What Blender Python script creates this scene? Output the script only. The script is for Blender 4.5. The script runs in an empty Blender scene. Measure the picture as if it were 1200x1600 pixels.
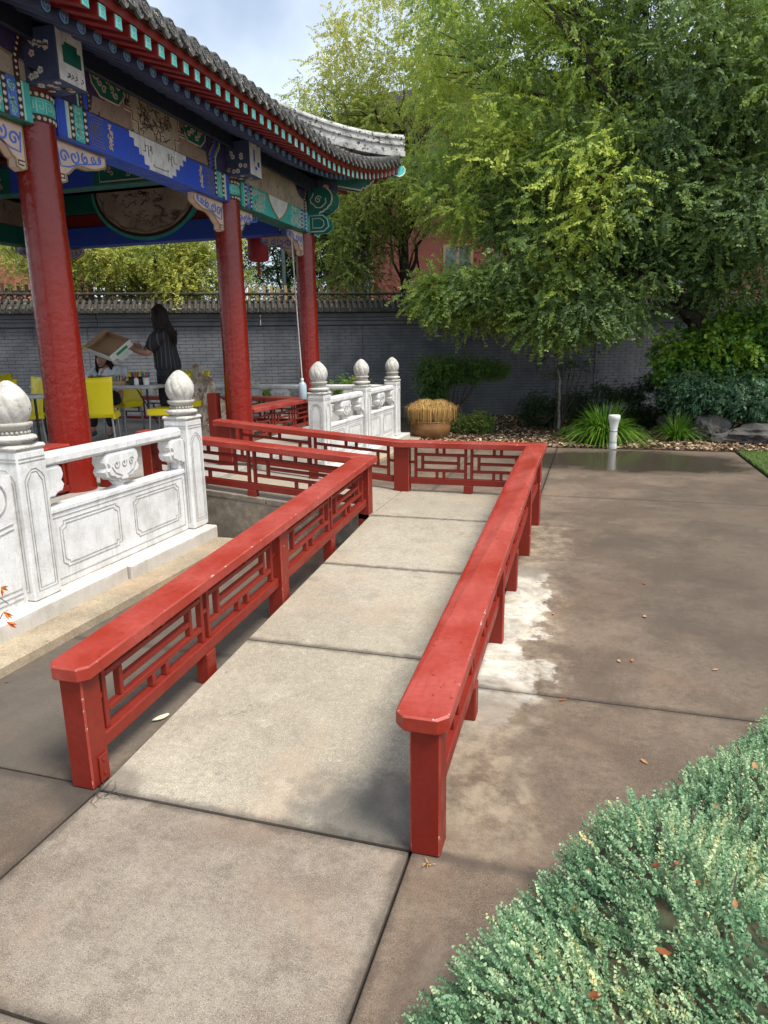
import bpy, bmesh, math, random
import numpy as np
from math import sin, cos, pi, radians, sqrt
from mathutils import Vector, Matrix
random.seed(7); RNG = np.random.default_rng(7)
SC = bpy.context.scene
COL = SC.collection

# ------------------------------------------------------------------ camera, sky, sun, exposure
AZ = radians(16.7); PITCH = radians(13.356); ROLL = radians(-0.828)
fw = Vector((-sin(AZ)*cos(PITCH), cos(AZ)*cos(PITCH), -sin(PITCH)))
rt = Vector((cos(AZ), sin(AZ), 0)); up = rt.cross(fw)
r2 = cos(ROLL)*rt + sin(ROLL)*up; u2 = -sin(ROLL)*rt + cos(ROLL)*up
cam = bpy.data.cameras.new('camera'); camo = bpy.data.objects.new('camera', cam); COL.objects.link(camo)
cam.sensor_fit = 'VERTICAL'; cam.sensor_height = 36; cam.lens = 36*1080/1600
cam.clip_start = 0.05; cam.clip_end = 1000
camo.matrix_world = Matrix(((r2.x,u2.x,-fw.x,0),(r2.y,u2.y,-fw.y,0),(r2.z,u2.z,-fw.z,1.6),(0,0,0,1)))
SC.camera = camo

SUN_DIR = Vector((0.56, -0.24, 1.10)).normalized()      # towards the sun
w = bpy.data.worlds.new('World'); SC.world = w; w.use_nodes = True
wt = w.node_tree; wt.nodes.clear()
wo = wt.nodes.new('ShaderNodeOutputWorld'); bg = wt.nodes.new('ShaderNodeBackground')
sky = wt.nodes.new('ShaderNodeTexSky'); sky.sky_type = 'NISHITA'; sky.sun_disc = False
sky.sun_elevation = math.asin(SUN_DIR.z); sky.sun_rotation = math.atan2(SUN_DIR.x, SUN_DIR.y)
sky.air_density = 1.0; sky.dust_density = 2.0
tc = wt.nodes.new('ShaderNodeTexCoord'); nz = wt.nodes.new('ShaderNodeTexNoise'); nz.inputs['Scale'].default_value = 2.2
nz.inputs['Detail'].default_value = 6
cr = wt.nodes.new('ShaderNodeValToRGB'); cr.color_ramp.elements[0].position = .40; cr.color_ramp.elements[1].position = .66
cr.color_ramp.elements[0].color = (.26,.26,.26,1); cr.color_ramp.elements[1].color = (.9,.9,.9,1)
mx = wt.nodes.new('ShaderNodeMix'); mx.data_type = 'RGBA'; mx.inputs[7].default_value = (7.6, 8.3, 8.9, 1)
smp = wt.nodes.new('ShaderNodeMapping'); smp.inputs['Location'].default_value = (4.0, 4.0, 2.0)
wt.links.new(tc.outputs['Generated'], smp.inputs[0]); wt.links.new(smp.outputs[0], nz.inputs['Vector']); wt.links.new(nz.outputs['Fac'], cr.inputs['Fac'])
wt.links.new(cr.outputs['Color'], mx.inputs[0]); wt.links.new(sky.outputs['Color'], mx.inputs[6])
wt.links.new(mx.outputs[2], bg.inputs['Color']); bg.inputs['Strength'].default_value = 0.095
wt.links.new(bg.outputs[0], wo.inputs['Surface'])
sl = bpy.data.lights.new('sun', 'SUN'); sl.energy = 2.5; sl.angle = radians(20); sl.color = (1, .95, .87)
so = bpy.data.objects.new('sun', sl); COL.objects.link(so); so.rotation_euler = SUN_DIR.to_track_quat('Z', 'Y').to_euler()
SC.view_settings.view_transform = 'Standard'; SC.view_settings.look = 'None'
SC.view_settings.exposure = 0.92; SC.view_settings.gamma = 1; SC.view_settings.use_curve_mapping = False

# ------------------------------------------------------------------ helpers: meshes and objects
class MB:
    def __init__(s): s.v = []; s.f = []; s.m = []; s.sm = []
    def add(s, vs, fs, mi=0, smooth=False):
        o = len(s.v); s.v.extend([tuple(v) for v in vs])
        for f in fs: s.f.append([i+o for i in f]); s.m.append(mi); s.sm.append(smooth)
ORG = {}
def mesh_from(name, mb, mats, org=(0,0,0)):
    me = bpy.data.meshes.new(name)
    me.from_pydata([(v[0]-org[0], v[1]-org[1], v[2]-org[2]) for v in mb.v], [], mb.f)
    for m in (mats if isinstance(mats, (list, tuple)) else [mats]): me.materials.append(m)
    me.polygons.foreach_set('material_index', mb.m); me.polygons.foreach_set('use_smooth', mb.sm)
    me.update(); return me
def link(name, me, parent=None, label=None, cat=None, group=None, kind=None, loc=None):
    o = bpy.data.objects.new(name, me); COL.objects.link(o)
    if parent is not None: o.parent = parent
    if loc is not None: o.location = loc
    if label: o['label'] = label
    if cat: o['category'] = cat
    if group: o['group'] = group
    if kind: o['kind'] = kind
    return o
def thing(name, label, cat, loc=(0,0,0), rotz=0, group=None):
    o = link(name, None, None, label, cat, group); o.location = loc; o.rotation_euler = (0,0,rotz)
    o.empty_display_size = .1; ORG[o.name] = tuple(loc); return o
def org(o): return ORG.get(o.name, (0,0,0)) if o is not None else (0,0,0)
def part(name, mb, mats, parent=None, **k):            # vertices given in world space
    og = org(parent); me = mesh_from(name, mb, mats, og)
    o = link(name, me, parent, **k)
    ORG[o.name] = og; return o
def copy_tree(o, parent=None, loc=None, rotz=None, label=None):
    c = o.copy(); COL.objects.link(c); c.parent = parent
    if loc is not None: c.location = loc
    if rotz is not None: c.rotation_euler = (0,0,rotz)
    if label: c['label'] = label
    for ch in list(o.children): copy_tree(ch, c)
    return c

def cbox(mb, a, b, ch=.003, xf=None, mi=0, ed=None):
    """chamfered box between corners a and b; xf maps local to world"""
    x0,y0,z0 = [min(p,q) for p,q in zip(a,b)]; x1,y1,z1 = [max(p,q) for p,q in zip(a,b)]
    ch = min(ch, (x1-x0)*.45, (y1-y0)*.45, (z1-z0)*.45)
    if ch <= 0:
        vs = [(x,y,z) for x in (x0,x1) for y in (y0,y1) for z in (z0,z1)]
        fs = [(0,1,3,2),(4,6,7,5),(0,4,5,1),(2,3,7,6),(0,2,6,4),(1,5,7,3)]
    else:
        vs = []; idx = {}
        X=(x0,x1);Y=(y0,y1);Z=(z0,z1);s=(1,-1)
        for i in (0,1):
            for j in (0,1):
                for k in (0,1):
                    for ax in (0,1,2):
                        p = [X[i]+(0 if ax==0 else s[i]*ch), Y[j]+(0 if ax==1 else s[j]*ch), Z[k]+(0 if ax==2 else s[k]*ch)]
                        idx[(i,j,k,ax)] = len(vs); vs.append(tuple(p))
        g = idx.get; fs = []
        for k in (0,1):
            f = [g((0,0,k,2)),g((1,0,k,2)),g((1,1,k,2)),g((0,1,k,2))]; fs.append(f if k else f[::-1])
            f = [g((0,k,0,1)),g((1,k,0,1)),g((1,k,1,1)),g((0,k,1,1))]; fs.append(f if not k else f[::-1])
            f = [g((k,0,0,0)),g((k,1,0,0)),g((k,1,1,0)),g((k,0,1,0))]; fs.append(f if k else f[::-1])
        for i in (0,1):
            for j in (0,1):
                f=[g((0,i,j,1)),g((1,i,j,1)),g((1,i,j,2)),g((0,i,j,2))]; fs.append(f if (i==0)==(j==1) else f[::-1])
                f=[g((i,0,j,0)),g((i,1,j,0)),g((i,1,j,2)),g((i,0,j,2))]; fs.append(f if (i==1)==(j==1) else f[::-1])
                f=[g((i,j,0,0)),g((i,j,1,0)),g((i,j,1,1)),g((i,j,0,1))]; fs.append(f if (i==1)==(j==0) else f[::-1])
                for k in (0,1):
                    f=[g((i,j,k,0)),g((i,j,k,1)),g((i,j,k,2))]; fs.append(f if (i+j+k)%2==1 else f[::-1])
    if xf: vs = [xf(*v) for v in vs]
    mb.add(vs, fs, mi)
    if ed is not None and len(fs)>6:
        for q in range(len(fs)-6): mb.m[-1-q] = ed
def tube(mb, pts, rad, n=8, mi=0, cap=True, smooth=True):
    pts = [Vector(p) for p in pts]
    rads = rad if isinstance(rad, (list, tuple)) else [rad]*len(pts)
    vs = []; prev = None
    for i,p in enumerate(pts):
        t = (pts[min(i+1,len(pts)-1)]-pts[max(i-1,0)]); t = t.normalized() if t.length>1e-9 else Vector((0,0,1))
        if prev is None:
            a = Vector((0,0,1)) if abs(t.z)<.9 else Vector((1,0,0)); n1 = t.cross(a).normalized()
        else: n1 = (prev - t*prev.dot(t)).normalized()
        prev = n1; n2 = t.cross(n1)
        for k in range(n):
            a = 2*pi*k/n; vs.append(p + (n1*cos(a)+n2*sin(a))*rads[i])
    fs = [(i*n+k, i*n+(k+1)%n, (i+1)*n+(k+1)%n, (i+1)*n+k) for i in range(len(pts)-1) for k in range(n)]
    mb.add(vs, fs, mi, smooth)
    if cap:
        mb.add(vs[:n], [tuple(range(n))[::-1]], mi); mb.add(vs[-n:], [tuple(range(n))], mi)
def lathe(mb, prof, c, n=24, mi=0, flute=None, smooth=True, cap=True):
    """prof: list of (r,z); flute(a,i,z)->factor"""
    vs = []
    for i,(r,z) in enumerate(prof):
        for k in range(n):
            a = 2*pi*k/n; rr = r*(flute(a,i,z) if flute else 1)
            vs.append((c[0]+rr*cos(a), c[1]+rr*sin(a), c[2]+z))
    fs = [(i*n+k, i*n+(k+1)%n, (i+1)*n+(k+1)%n, (i+1)*n+k) for i in range(len(prof)-1) for k in range(n)]
    mb.add(vs, fs, mi, smooth)
    if cap: mb.add(vs[-n:], [tuple(range(n))], mi); mb.add(vs[:n], [tuple(range(n))[::-1]], mi)
def prism(mb, poly, o0, o1, F, mi=0, sides=True, msides=None):
    """polygon (2-D) extruded between offsets o0 (back) and o1 (front); F(s,t,o) to world"""
    n = len(poly); a = [F(s,t,o1) for s,t in poly]; b = [F(s,t,o0) for s,t in poly]
    mb.add(a, [tuple(range(n))], mi); mb.add(b, [tuple(range(n))[::-1]], mi if msides is None else msides)
    if sides: mb.add(a+b, [(i, n+i, n+(i+1)%n, (i+1)%n) for i in range(n)], mi if msides is None else msides)
def ribbon(mb, pts, wd, o, F, mi=0, th=.004, closed=False):
    """flat raised strip along 2-D points"""
    P = [Vector(p) for p in pts]; n = len(P); L = []; R = []
    for i in range(n):
        a = P[(i-1)%n] if (closed or i>0) else P[i]; b = P[(i+1)%n] if (closed or i<n-1) else P[i]
        t = (b-a); t = t.normalized() if t.length>1e-9 else Vector((1,0)); nn = Vector((-t.y,t.x))*wd*.5
        L.append(P[i]+nn); R.append(P[i]-nn)
    m = n if closed else n-1
    top = [F(p.x,p.y,o+th) for p in L]+[F(p.x,p.y,o+th) for p in R]
    bot = [F(p.x,p.y,o) for p in L]+[F(p.x,p.y,o) for p in R]
    fs = []
    for i in range(m):
        j = (i+1)%n
        fs += [(i,n+i,n+j,j),(i,j,2*n+j,2*n+i),(n+j,n+i,3*n+i,3*n+j)]
    mb.add(top+bot, fs, mi)
def rect(s0,t0,s1,t1): return [(s0,t0),(s1,t0),(s1,t1),(s0,t1)]
def beads(mb, s, t0, t1, r, o, F, mi, n):
    for i in range(n):
        t = t0+(t1-t0)*(i+.5)/n
        poly = [(s+r*cos(a*pi/3), t+r*sin(a*pi/3)) for a in range(6)]; pin = [(s+.5*r*cos(a*pi/3), t+.5*r*sin(a*pi/3)) for a in range(6)]
        A = [F(x,y,o) for x,y in poly]; B = [F(x,y,o+r*.6) for x,y in pin]
        mb.add(A+B, [tuple(range(6,12))]+[(k,(k+1)%6,6+(k+1)%6,6+k) for k in range(6)], mi, True)
def swirl(cx, cy, r, turns=1.5, a0=0, d=1, n=22):
    return [(cx+r*(1-.85*i/n)*cos(a0+d*turns*2*pi*i/n), cy+r*(1-.85*i/n)*sin(a0+d*turns*2*pi*i/n)) for i in range(n+1)]
def arc(cx,cy,rx,ry,a0,a1,n=16): return [(cx+rx*cos(a0+(a1-a0)*i/n), cy+ry*sin(a0+(a1-a0)*i/n)) for i in range(n+1)]

# ------------------------------------------------------------------ helpers: materials
def nodes(name):
    m = bpy.data.materials.new(name); m.use_nodes = True; t = m.node_tree
    return m, t, t.nodes['Principled BSDF']
def N(t, ty, **k):
    n = t.nodes.new(ty)
    for a,b in k.items(): setattr(n, a, b)
    return n
def mixc(t, fac, a, b, mode='MIX'):
    n = N(t, 'ShaderNodeMix', data_type='RGBA', blend_type=mode)
    for sock, v in ((n.inputs[0],fac),(n.inputs[6],a),(n.inputs[7],b)):
        if isinstance(v, bpy.types.NodeSocket): t.links.new(v, sock)
        elif isinstance(v, (tuple,list)): sock.default_value = (*v[:3],1)
        else: sock.default_value = v
    return n.outputs[2]
def noise(t, scale, detail=4, vec=None, rough=.55, dist=0):
    n = N(t, 'ShaderNodeTexNoise'); n.inputs['Scale'].default_value = scale; n.inputs['Detail'].default_value = detail
    n.inputs['Roughness'].default_value = rough; n.inputs['Distortion'].default_value = dist
    if vec is not None: t.links.new(vec, n.inputs['Vector'])
    return n.outputs['Fac']
def ramp(t, fac, p0, p1, v0=0., v1=1.):
    n = N(t, 'ShaderNodeMapRange', interpolation_type='SMOOTHSTEP'); t.links.new(fac, n.inputs[0])
    n.inputs[1].default_value=p0; n.inputs[2].default_value=p1; n.inputs[3].default_value=v0; n.inputs[4].default_value=v1
    return n.outputs[0]
def math_(t, op, a, b=0.):
    n = N(t, 'ShaderNodeMath', operation=op)
    for s,v in ((n.inputs[0],a),(n.inputs[1],b)):
        if isinstance(v, bpy.types.NodeSocket): t.links.new(v, s)
        else: s.default_value = v
    return n.outputs[0]
def bump(t, bs, h, strength=.3, dist=.01):
    n = N(t, 'ShaderNodeBump'); n.inputs['Strength'].default_value = strength; n.inputs['Distance'].default_value = dist
    t.links.new(h, n.inputs['Height']); t.links.new(n.outputs[0], bs.inputs['Normal']); return n
def geo_pos(t): return N(t, 'ShaderNodeNewGeometry').outputs['Position']
def mat(name, col, rough=.5, c2=None, scale=6, lo=.35, hi=.7, bs=0, bscale=60, speck=None, metal=0, spec=.5, fine=.12):
    m,t,b = nodes(name); p = geo_pos(t)
    c2 = c2 or tuple(x*.72 for x in col)
    c = mixc(t, ramp(t, noise(t, scale, 6, p), lo, hi), col, c2)
    if fine: c = mixc(t, ramp(t, noise(t, scale*14, 3, p), .3,.7, 0, fine*2), c, tuple(x*.6 for x in col))
    if speck:
        sc, th, colr = speck
        c = mixc(t, ramp(t, noise(t, sc, 5, p, .7), th, th+.03), c, colr)
    t.links.new(c, b.inputs['Base Color']); b.inputs['Metallic'].default_value = metal
    b.inputs['Specular IOR Level'].default_value = spec
    t.links.new(ramp(t, noise(t, scale*3, 4, p), .3,.7, rough*.8, min(1,rough*1.25)), b.inputs['Roughness'])
    if bs: bump(t, b, noise(t, bscale, 5, p), bs, .004)
    return m

# ------------------------------------------------------------------ materials
def red_paint(name, col, fade, chip, rough, fadeamt=.5, chipth=.70, wav=False):
    m,t,b = nodes(name); p = geo_pos(t)
    c = mixc(t, ramp(t, noise(t, 2.3, 5, p), .35,.7, 0, fadeamt), col, fade)
    c = mixc(t, ramp(t, noise(t, 45, 4, p), .35,.75, 0, .28), c, tuple(x*.55 for x in col))
    c = mixc(t, ramp(t, noise(t, 38, 6, p, .75), chipth, chipth+.02), c, chip)
    b.inputs['Specular IOR Level'].default_value = .32 if not wav else .5
    if not wav:
        mp = N(t,'ShaderNodeMapping'); mp.inputs['Scale'].default_value = (60,3,60); t.links.new(p, mp.inputs[0]); c = mixc(t, ramp(t, noise(t, 1, 5, mp.outputs[0],.7), .45,.7,0,.22), c, tuple(x*.6 for x in col))
    c = mixc(t, ramp(t, noise(t, 60, 7, p, .85), .72, .735), c, (.50,.40,.34))
    t.links.new(c, b.inputs['Base Color'])
    t.links.new(ramp(t, noise(t, 9, 5, p), .3,.7, rough*.75, rough*1.35), b.inputs['Roughness'])
    h = noise(t, 140, 4, p)
    if wav:
        h = math_(t, 'ADD', math_(t, 'MULTIPLY', noise(t, 16, 4, p, .55, .3), 4.), math_(t,'MULTIPLY',h,.4))
    bump(t, b, h, (.4 if wav else .35), .0032 if wav else .0012); return m
M_red = red_paint('red rail paint', (.205,.016,.008), (.245,.030,.016), (.08,.010,.008), .46, .45)
M_redcap = red_paint('faded red cap paint', (.305,.029,.015), (.43,.088,.070), (.13,.008,.006), .44, .9, .63)
M_redcol = red_paint('lacquered column paint', (.225,.011,.005), (.26,.020,.010), (.10,.008,.007), .22, .3, .76, True)
M_edge = (lambda: None)
def edge_paint():
    m,t,b = nodes('worn edge of the red paint'); p = geo_pos(t)
    c = mixc(t, ramp(t, noise(t, 7, 4, p), .3,.7), (.27,.026,.014), (.34,.055,.038))
    c = mixc(t, ramp(t, noise(t, 26, 7, p,.8), .60,.63), c, (.60,.42,.38))
    c = mixc(t, ramp(t, noise(t, 33, 7, p,.8), .64,.66), c, (.07,.02,.015))
    t.links.new(c, b.inputs['Base Color']); b.inputs['Roughness'].default_value = .5; return m
M_edge = edge_paint()
M_dred = mat('dark red board', (.26,.018,.014), .5, (.17,.012,.01), 5)
M_soffit = mat('soffit board red', (.24,.02,.018), .6, (.12,.012,.012), 5)
def marble():
    m,t,b = nodes('white marble'); p = geo_pos(t)
    mp = N(t,'ShaderNodeMapping'); mp.inputs['Scale'].default_value = (22,22,2.2); t.links.new(p, mp.inputs[0])
    c = mixc(t, ramp(t, noise(t, 5, 7, p, .65), .38,.72), (.74,.74,.73), (.54,.535,.51))
    c = mixc(t, ramp(t, noise(t, 1, 5, mp.outputs[0], .7), .50,.78, 0,.55), c, (.30,.29,.27))
    c = mixc(t, ramp(t, noise(t, 70, 4, p, .7), .50,.72, 0,.45), c, (.36,.35,.32))
    sp = N(t,'ShaderNodeSeparateXYZ'); t.links.new(p, sp.inputs[0])
    low = math_(t,'ADD', sp.outputs[2], math_(t,'MULTIPLY', noise(t, 9, 5, p), .16))
    c = mixc(t, ramp(t, low, .20,.30, .55, 0), c, (.42,.36,.28))
    t.links.new(c, b.inputs['Base Color']); b.inputs['Roughness'].default_value = .72
    bump(t, b, math_(t,'ADD', noise(t, 60, 6, p,.7), math_(t,'MULTIPLY', noise(t, 220, 3, p),.5)), .5, .004); return m
M_marble = marble()
M_bulb = mat('weathered marble bulb', (.62,.60,.55), .8, (.42,.40,.355), 14, bs=.7, bscale=70, speck=(48,.60,(.24,.22,.19)))
M_carve = mat('weathered marble carving', (.46,.44,.39), .8, (.38,.36,.32), 12, bs=.6, bscale=90)
M_groove = mat('marble carved line', (.42,.41,.375), .85, (.27,.26,.235), 20, bs=.5)
def concrete(name, col, c2, kind):
    m,t,b = nodes(name); p = geo_pos(t); sp = N(t,'ShaderNodeSeparateXYZ'); t.links.new(p, sp.inputs[0]); X,Y = sp.outputs[0], sp.outputs[1]
    c = mixc(t, ramp(t, noise(t, 1.1, 8, p,.68), .40,.60), col, c2)
    c = mixc(t, ramp(t, noise(t, 6, 8, p,.78), .50,.62, 0,.42), c, tuple(x*.62 for x in c2)); c = mixc(t, ramp(t, noise(t, 4.2, 7, p,.75), .56,.66, 0,.45), c, tuple(min(1,x*1.22) for x in col))
    # fine sand grain and pits
    c = mixc(t, ramp(t, noise(t, 280, 2, p), .50,.66, 0,.60), c, tuple(min(1,x*1.8) for x in col))
    c = mixc(t, ramp(t, noise(t, 210, 2, p), .30,.44, .75,0), c, tuple(x*.35 for x in c2))
    c = mixc(t, ramp(t, noise(t, 38, 6, p,.8), .40,.66, 0,.38), c, tuple(x*.62 for x in c2))
    c = mixc(t, ramp(t, noise(t, 1.7, 5, p,.6,.5), .50,.66, 0,.35), c, (col[0]*1.0,col[1]*.82,col[2]*.72))
    rough = .82
    def blob(x0,y0,rx,ry,n1=3.,amp=1.):
        dx = math_(t,'DIVIDE', math_(t,'SUBTRACT', X, x0), rx); dy = math_(t,'DIVIDE', math_(t,'SUBTRACT', Y, y0), ry)
        d = math_(t,'SQRT', math_(t,'ADD', math_(t,'MULTIPLY',dx,dx), math_(t,'MULTIPLY',dy,dy)))
        return math_(t,'ADD', d, math_(t,'MULTIPLY', math_(t,'SUBTRACT', noise(t, n1, 6, p,.65), .5), amp))
    wet = None
    if kind == 'ramp':
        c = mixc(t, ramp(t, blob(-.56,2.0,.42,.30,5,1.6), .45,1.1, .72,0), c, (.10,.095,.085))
        c = mixc(t, ramp(t, blob(-1.68,1.93,.16,.10,6,1.), .5,1.2, .6,0), c, (.12,.10,.085))
        c = mixc(t, ramp(t, noise(t, 7, 3, p), .66,.70, 0,.35), c, (.18,.16,.13))
    if kind == 'yard':
        # lime bloom washed out from under the ramp rail
        e = math_(t,'ADD', X, math_(t,'MULTIPLY', math_(t,'SUBTRACT', noise(t, 2.6, 8, p,.72), .5), .95))
        a = ramp(t, e, -.29,-.21, 1,0); ycl = math_(t,'MULTIPLY', ramp(t, Y, 2.5,3.3), ramp(t, Y, 4.6,5.2,1,0))
        side = ramp(t, X, -.70,-.60)
        c = mixc(t, math_(t,'MULTIPLY', math_(t,'MULTIPLY', a, ycl), math_(t,'MULTIPLY', side, ramp(t, noise(t, 14, 5, p,.7), .25,.55,.35,.9))), c, (.72,.69,.61))
        a2 = math_(t,'MULTIPLY', math_(t,'MULTIPLY', ramp(t, e, -.22,-.05,1,0), side), math_(t,'MULTIPLY', ramp(t, Y, 1.7,2.2), ramp(t, Y, 6.2,6.6,1,0)))
        c = mixc(t, math_(t,'MULTIPLY', a2, ramp(t, noise(t, 8, 5, p,.7), .35,.65,0,.5)), c, (.46,.38,.27))
        c = mixc(t, ramp(t, noise(t, 1.4, 8, p,.7,.6), .45,.62, 0,.55), c, (.085,.062,.047)); c = mixc(t, ramp(t, noise(t, 2.1, 7, p,.7,.8), .56,.66, 0,.22), c, (.25,.20,.155))
        wet1 = ramp(t, blob(.6,10.2,2.0,1.15,1.1,1.5), .55,1.15,1,0)
        wet2 = ramp(t, blob(1.9,5.6,1.9,3.9,.9,1.4), .5,1.3,.50,0)
        wet = math_(t,'MAXIMUM', wet1, wet2)
        c = mixc(t, wet, c, (.058,.046,.034))
        c = mixc(t, ramp(t, blob(-2.3,3.0,.8,1.7,2.5,1.1), .5,1.2,.6,0), c, (.085,.08,.07))
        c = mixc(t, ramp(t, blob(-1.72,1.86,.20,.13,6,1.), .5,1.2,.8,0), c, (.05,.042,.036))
    # dirt gathered along the slab joints
    nj = math_(t,'MULTIPLY', noise(t, 11, 6, p,.7), .085)
    for ax, cc in ((X,-.495),(X,-1.70),(Y,1.88),(Y,1.06),(Y,3.09 if kind=='ramp' else 3.05),(Y,4.20),(Y,5.27),(Y,7.6)):
        if kind=='plain' or (kind!='ramp' and cc in (4.20,5.27)): continue
        if kind=='ramp' and (cc in (-.495,-1.70,1.06,7.6)): continue
        dd = math_(t,'ABSOLUTE', math_(t,'SUBTRACT', ax, cc))
        c = mixc(t, ramp(t, math_(t,'SUBTRACT', dd, math_(t,'SUBTRACT', nj, .028)), -.012,.03,.62,0), c, (.05,.040,.032))
    # small round leaf and drip marks
    sv = N(t,'ShaderNodeTexVoronoi'); sv.inputs['Scale'].default_value = 6.5; t.links.new(p, sv.inputs['Vector'])
    c = mixc(t, math_(t,'MULTIPLY', ramp(t, sv.outputs['Distance'], .05,.10,1,0), ramp(t, noise(t, 2.4, 3, p), .5,.62,0,.45)), c, tuple(x*.4 for x in c2))
    vor = N(t,'ShaderNodeTexVoronoi', feature='DISTANCE_TO_EDGE'); vor.inputs['Scale'].default_value = .8
    pv = N(t,'ShaderNodeVectorMath', operation='ADD'); t.links.new(p, pv.inputs[0])
    nn = N(t,'ShaderNodeTexNoise'); nn.inputs['Scale'].default_value = 3; nn.inputs['Detail'].default_value=5; t.links.new(p, nn.inputs['Vector']); t.links.new(nn.outputs['Color'], pv.inputs[1])
    t.links.new(pv.outputs[0], vor.inputs['Vector'])
    crack = math_(t,'MULTIPLY', ramp(t, vor.outputs['Distance'], 0,.0035,1,0), ramp(t, noise(t,1.1,3,p), .52,.62,0,.5))
    c = mixc(t, crack, c, (.05,.045,.04))
    t.links.new(c, b.inputs['Base Color'])
    if wet is not None:
        t.links.new(ramp(t, wet, .3,1., rough,.16), b.inputs['Roughness'])
    else: b.inputs['Roughness'].default_value = rough
    b.inputs['Specular IOR Level'].default_value = .35
    bn = bump(t, b, math_(t,'ADD', noise(t, 260, 3, p), math_(t,'MULTIPLY', noise(t, 30, 5, p), 1.2)), .35, .0025)
    if wet is not None: t.links.new(ramp(t, wet, .2,1., .35,.006), bn.inputs['Strength'])
    return m
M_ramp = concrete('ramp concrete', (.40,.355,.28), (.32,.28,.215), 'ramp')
M_yard = concrete('stained yard concrete', (.200,.150,.108), (.112,.080,.056), 'yard')
M_front = concrete('front slab concrete', (.285,.24,.19), (.165,.128,.098), 'front')
M_plat = concrete('platform stone', (.40,.38,.34), (.30,.28,.25), 'plain')
M_curb = concrete('sandy curb stone', (.44,.36,.25), (.27,.22,.155), 'plain')
M_joint = mat('dark joint', (.045,.04,.035), .9)
M_soil = mat('garden soil', (.07,.045,.028), .95, (.035,.024,.016), 4, bs=.8, bscale=40)
M_chip = mat('wood chip', (.34,.23,.13), .9, (.12,.07,.035), 3, lo=.3, hi=.6)
M_brickg = mat('grey wall brick', (.175,.183,.20), .8, (.115,.122,.135), 2.5, bs=.4, bscale=50)
M_mort = mat('dark mortar', (.085,.088,.095), .95)
M_tileg = mat('grey roof tile', (.11,.108,.10), .75, (.05,.05,.048), 9, bs=.5, bscale=60, speck=(26,.60,(.42,.41,.36)))
M_cop = mat('weathered coping tile', (.065,.058,.048), .8, (.03,.028,.024), 7, bs=.5, bscale=60, speck=(9,.60,(.17,.16,.085)))
M_ridge = mat('lichened ridge mortar', (.50,.49,.46), .8, (.22,.22,.21), 6, bs=.5, bscale=60, speck=(18,.56,(.05,.05,.048)))
M_blue = mat('royal blue paint', (.03,.095,.66), .45, (.04,.11,.52), 3, bs=.15)
M_blue2 = mat('mid blue paint', (.10,.21,.72), .5, (.07,.16,.55), 9)
M_navy = mat('slate navy paint', (.06,.085,.17), .55, (.04,.055,.115), 4)
M_dnavy = mat('dark navy board', (.018,.026,.05), .5, (.012,.018,.035), 4)
M_teal = mat('teal paint', (.07,.56,.49), .5, (.05,.42,.37), 8)
M_ltteal = mat('pale teal paint', (.42,.80,.74), .5, (.3,.66,.60), 12)
M_green = mat('deep green paint', (.010,.17,.125), .45, (.008,.12,.09), 5)
M_cream = mat('pale pink ground paint', (.76,.58,.46), .55, (.66,.50,.40), 8)
M_white = mat('aged white paint', (.80,.78,.72), .5, (.62,.60,.55), 7)
M_gold = mat('dull gold line', (.36,.27,.13), .45, (.25,.19,.10), 20)
M_brown = mat('dark brown paint', (.06,.030,.02), .6, (.04,.022,.016), 10)
M_purple = mat('dull purple paint', (.06,.045,.14), .6, (.035,.03,.09), 10)
def silver():
    m,t,b = nodes('flaked silver painting'); p = geo_pos(t)
    mp = N(t,'ShaderNodeMapping'); mp.inputs['Scale'].default_value=(1,30,5); t.links.new(p,mp.inputs[0])
    c = mixc(t, ramp(t, noise(t, 6,6,p,.7), .35,.7), (.82,.83,.82), (.58,.59,.60))
    c = mixc(t, ramp(t, noise(t, 1.5,6,mp.outputs[0],.7), .56,.66,0,.6), c, (.16,.16,.17))
    t.links.new(c,b.inputs['Base Color']); b.inputs['Roughness'].default_value=.5; return m
M_silver = silver()
def landscape(name, a, bb, ink):
    m,t,b = nodes(name); p = geo_pos(t)
    mp = N(t,'ShaderNodeMapping'); mp.inputs['Scale'].default_value=(1,3.2,1.4); t.links.new(p,mp.inputs[0])
    c = mixc(t, ramp(t, noise(t, 3,6,p,.65), .35,.65), a, bb)
    c = mixc(t, ramp(t, noise(t, 3.3,9,mp.outputs[0],.8,1.5), .56,.60,0,.85), c, ink)
    c = mixc(t, ramp(t, noise(t, 20,5,p,.7), .58,.66,0,.5), c, tuple(x*.5 for x in bb))
    t.links.new(c,b.inputs['Base Color']); b.inputs['Roughness'].default_value=.65; return m
M_land = landscape('faded landscape painting', (.56,.48,.37), (.38,.32,.25), (.06,.055,.05))
M_land2 = landscape('faded brown field', (.36,.26,.20), (.28,.20,.16), (.05,.03,.03))
M_yel = mat('yellow chair plastic', (.90,.74,.010), .38, (.84,.66,.01), 4, fine=.03)
M_metal = mat('grey chair metal', (.42,.43,.45), .32, (.34,.35,.37), 6, metal=.8)
M_blackm = mat('black metal', (.015,.015,.017), .4)
M_tabl = mat('grey table top', (.50,.51,.53), .45, (.42,.43,.45), 4)
M_card = mat('brown cardboard', (.36,.22,.12), .8, (.30,.18,.10), 4)
M_cardw = mat('white printed cardboard', (.72,.73,.70), .6, (.6,.62,.58), 6)
M_grn = mat('green print', (.03,.30,.10), .6)
M_skin = mat('skin', (.50,.27,.19), .5, (.44,.22,.15), 8, fine=.02)
M_hair = mat('dark brown hair', (.013,.008,.006), .55, (.026,.015,.010), 20, spec=.25)
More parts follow.
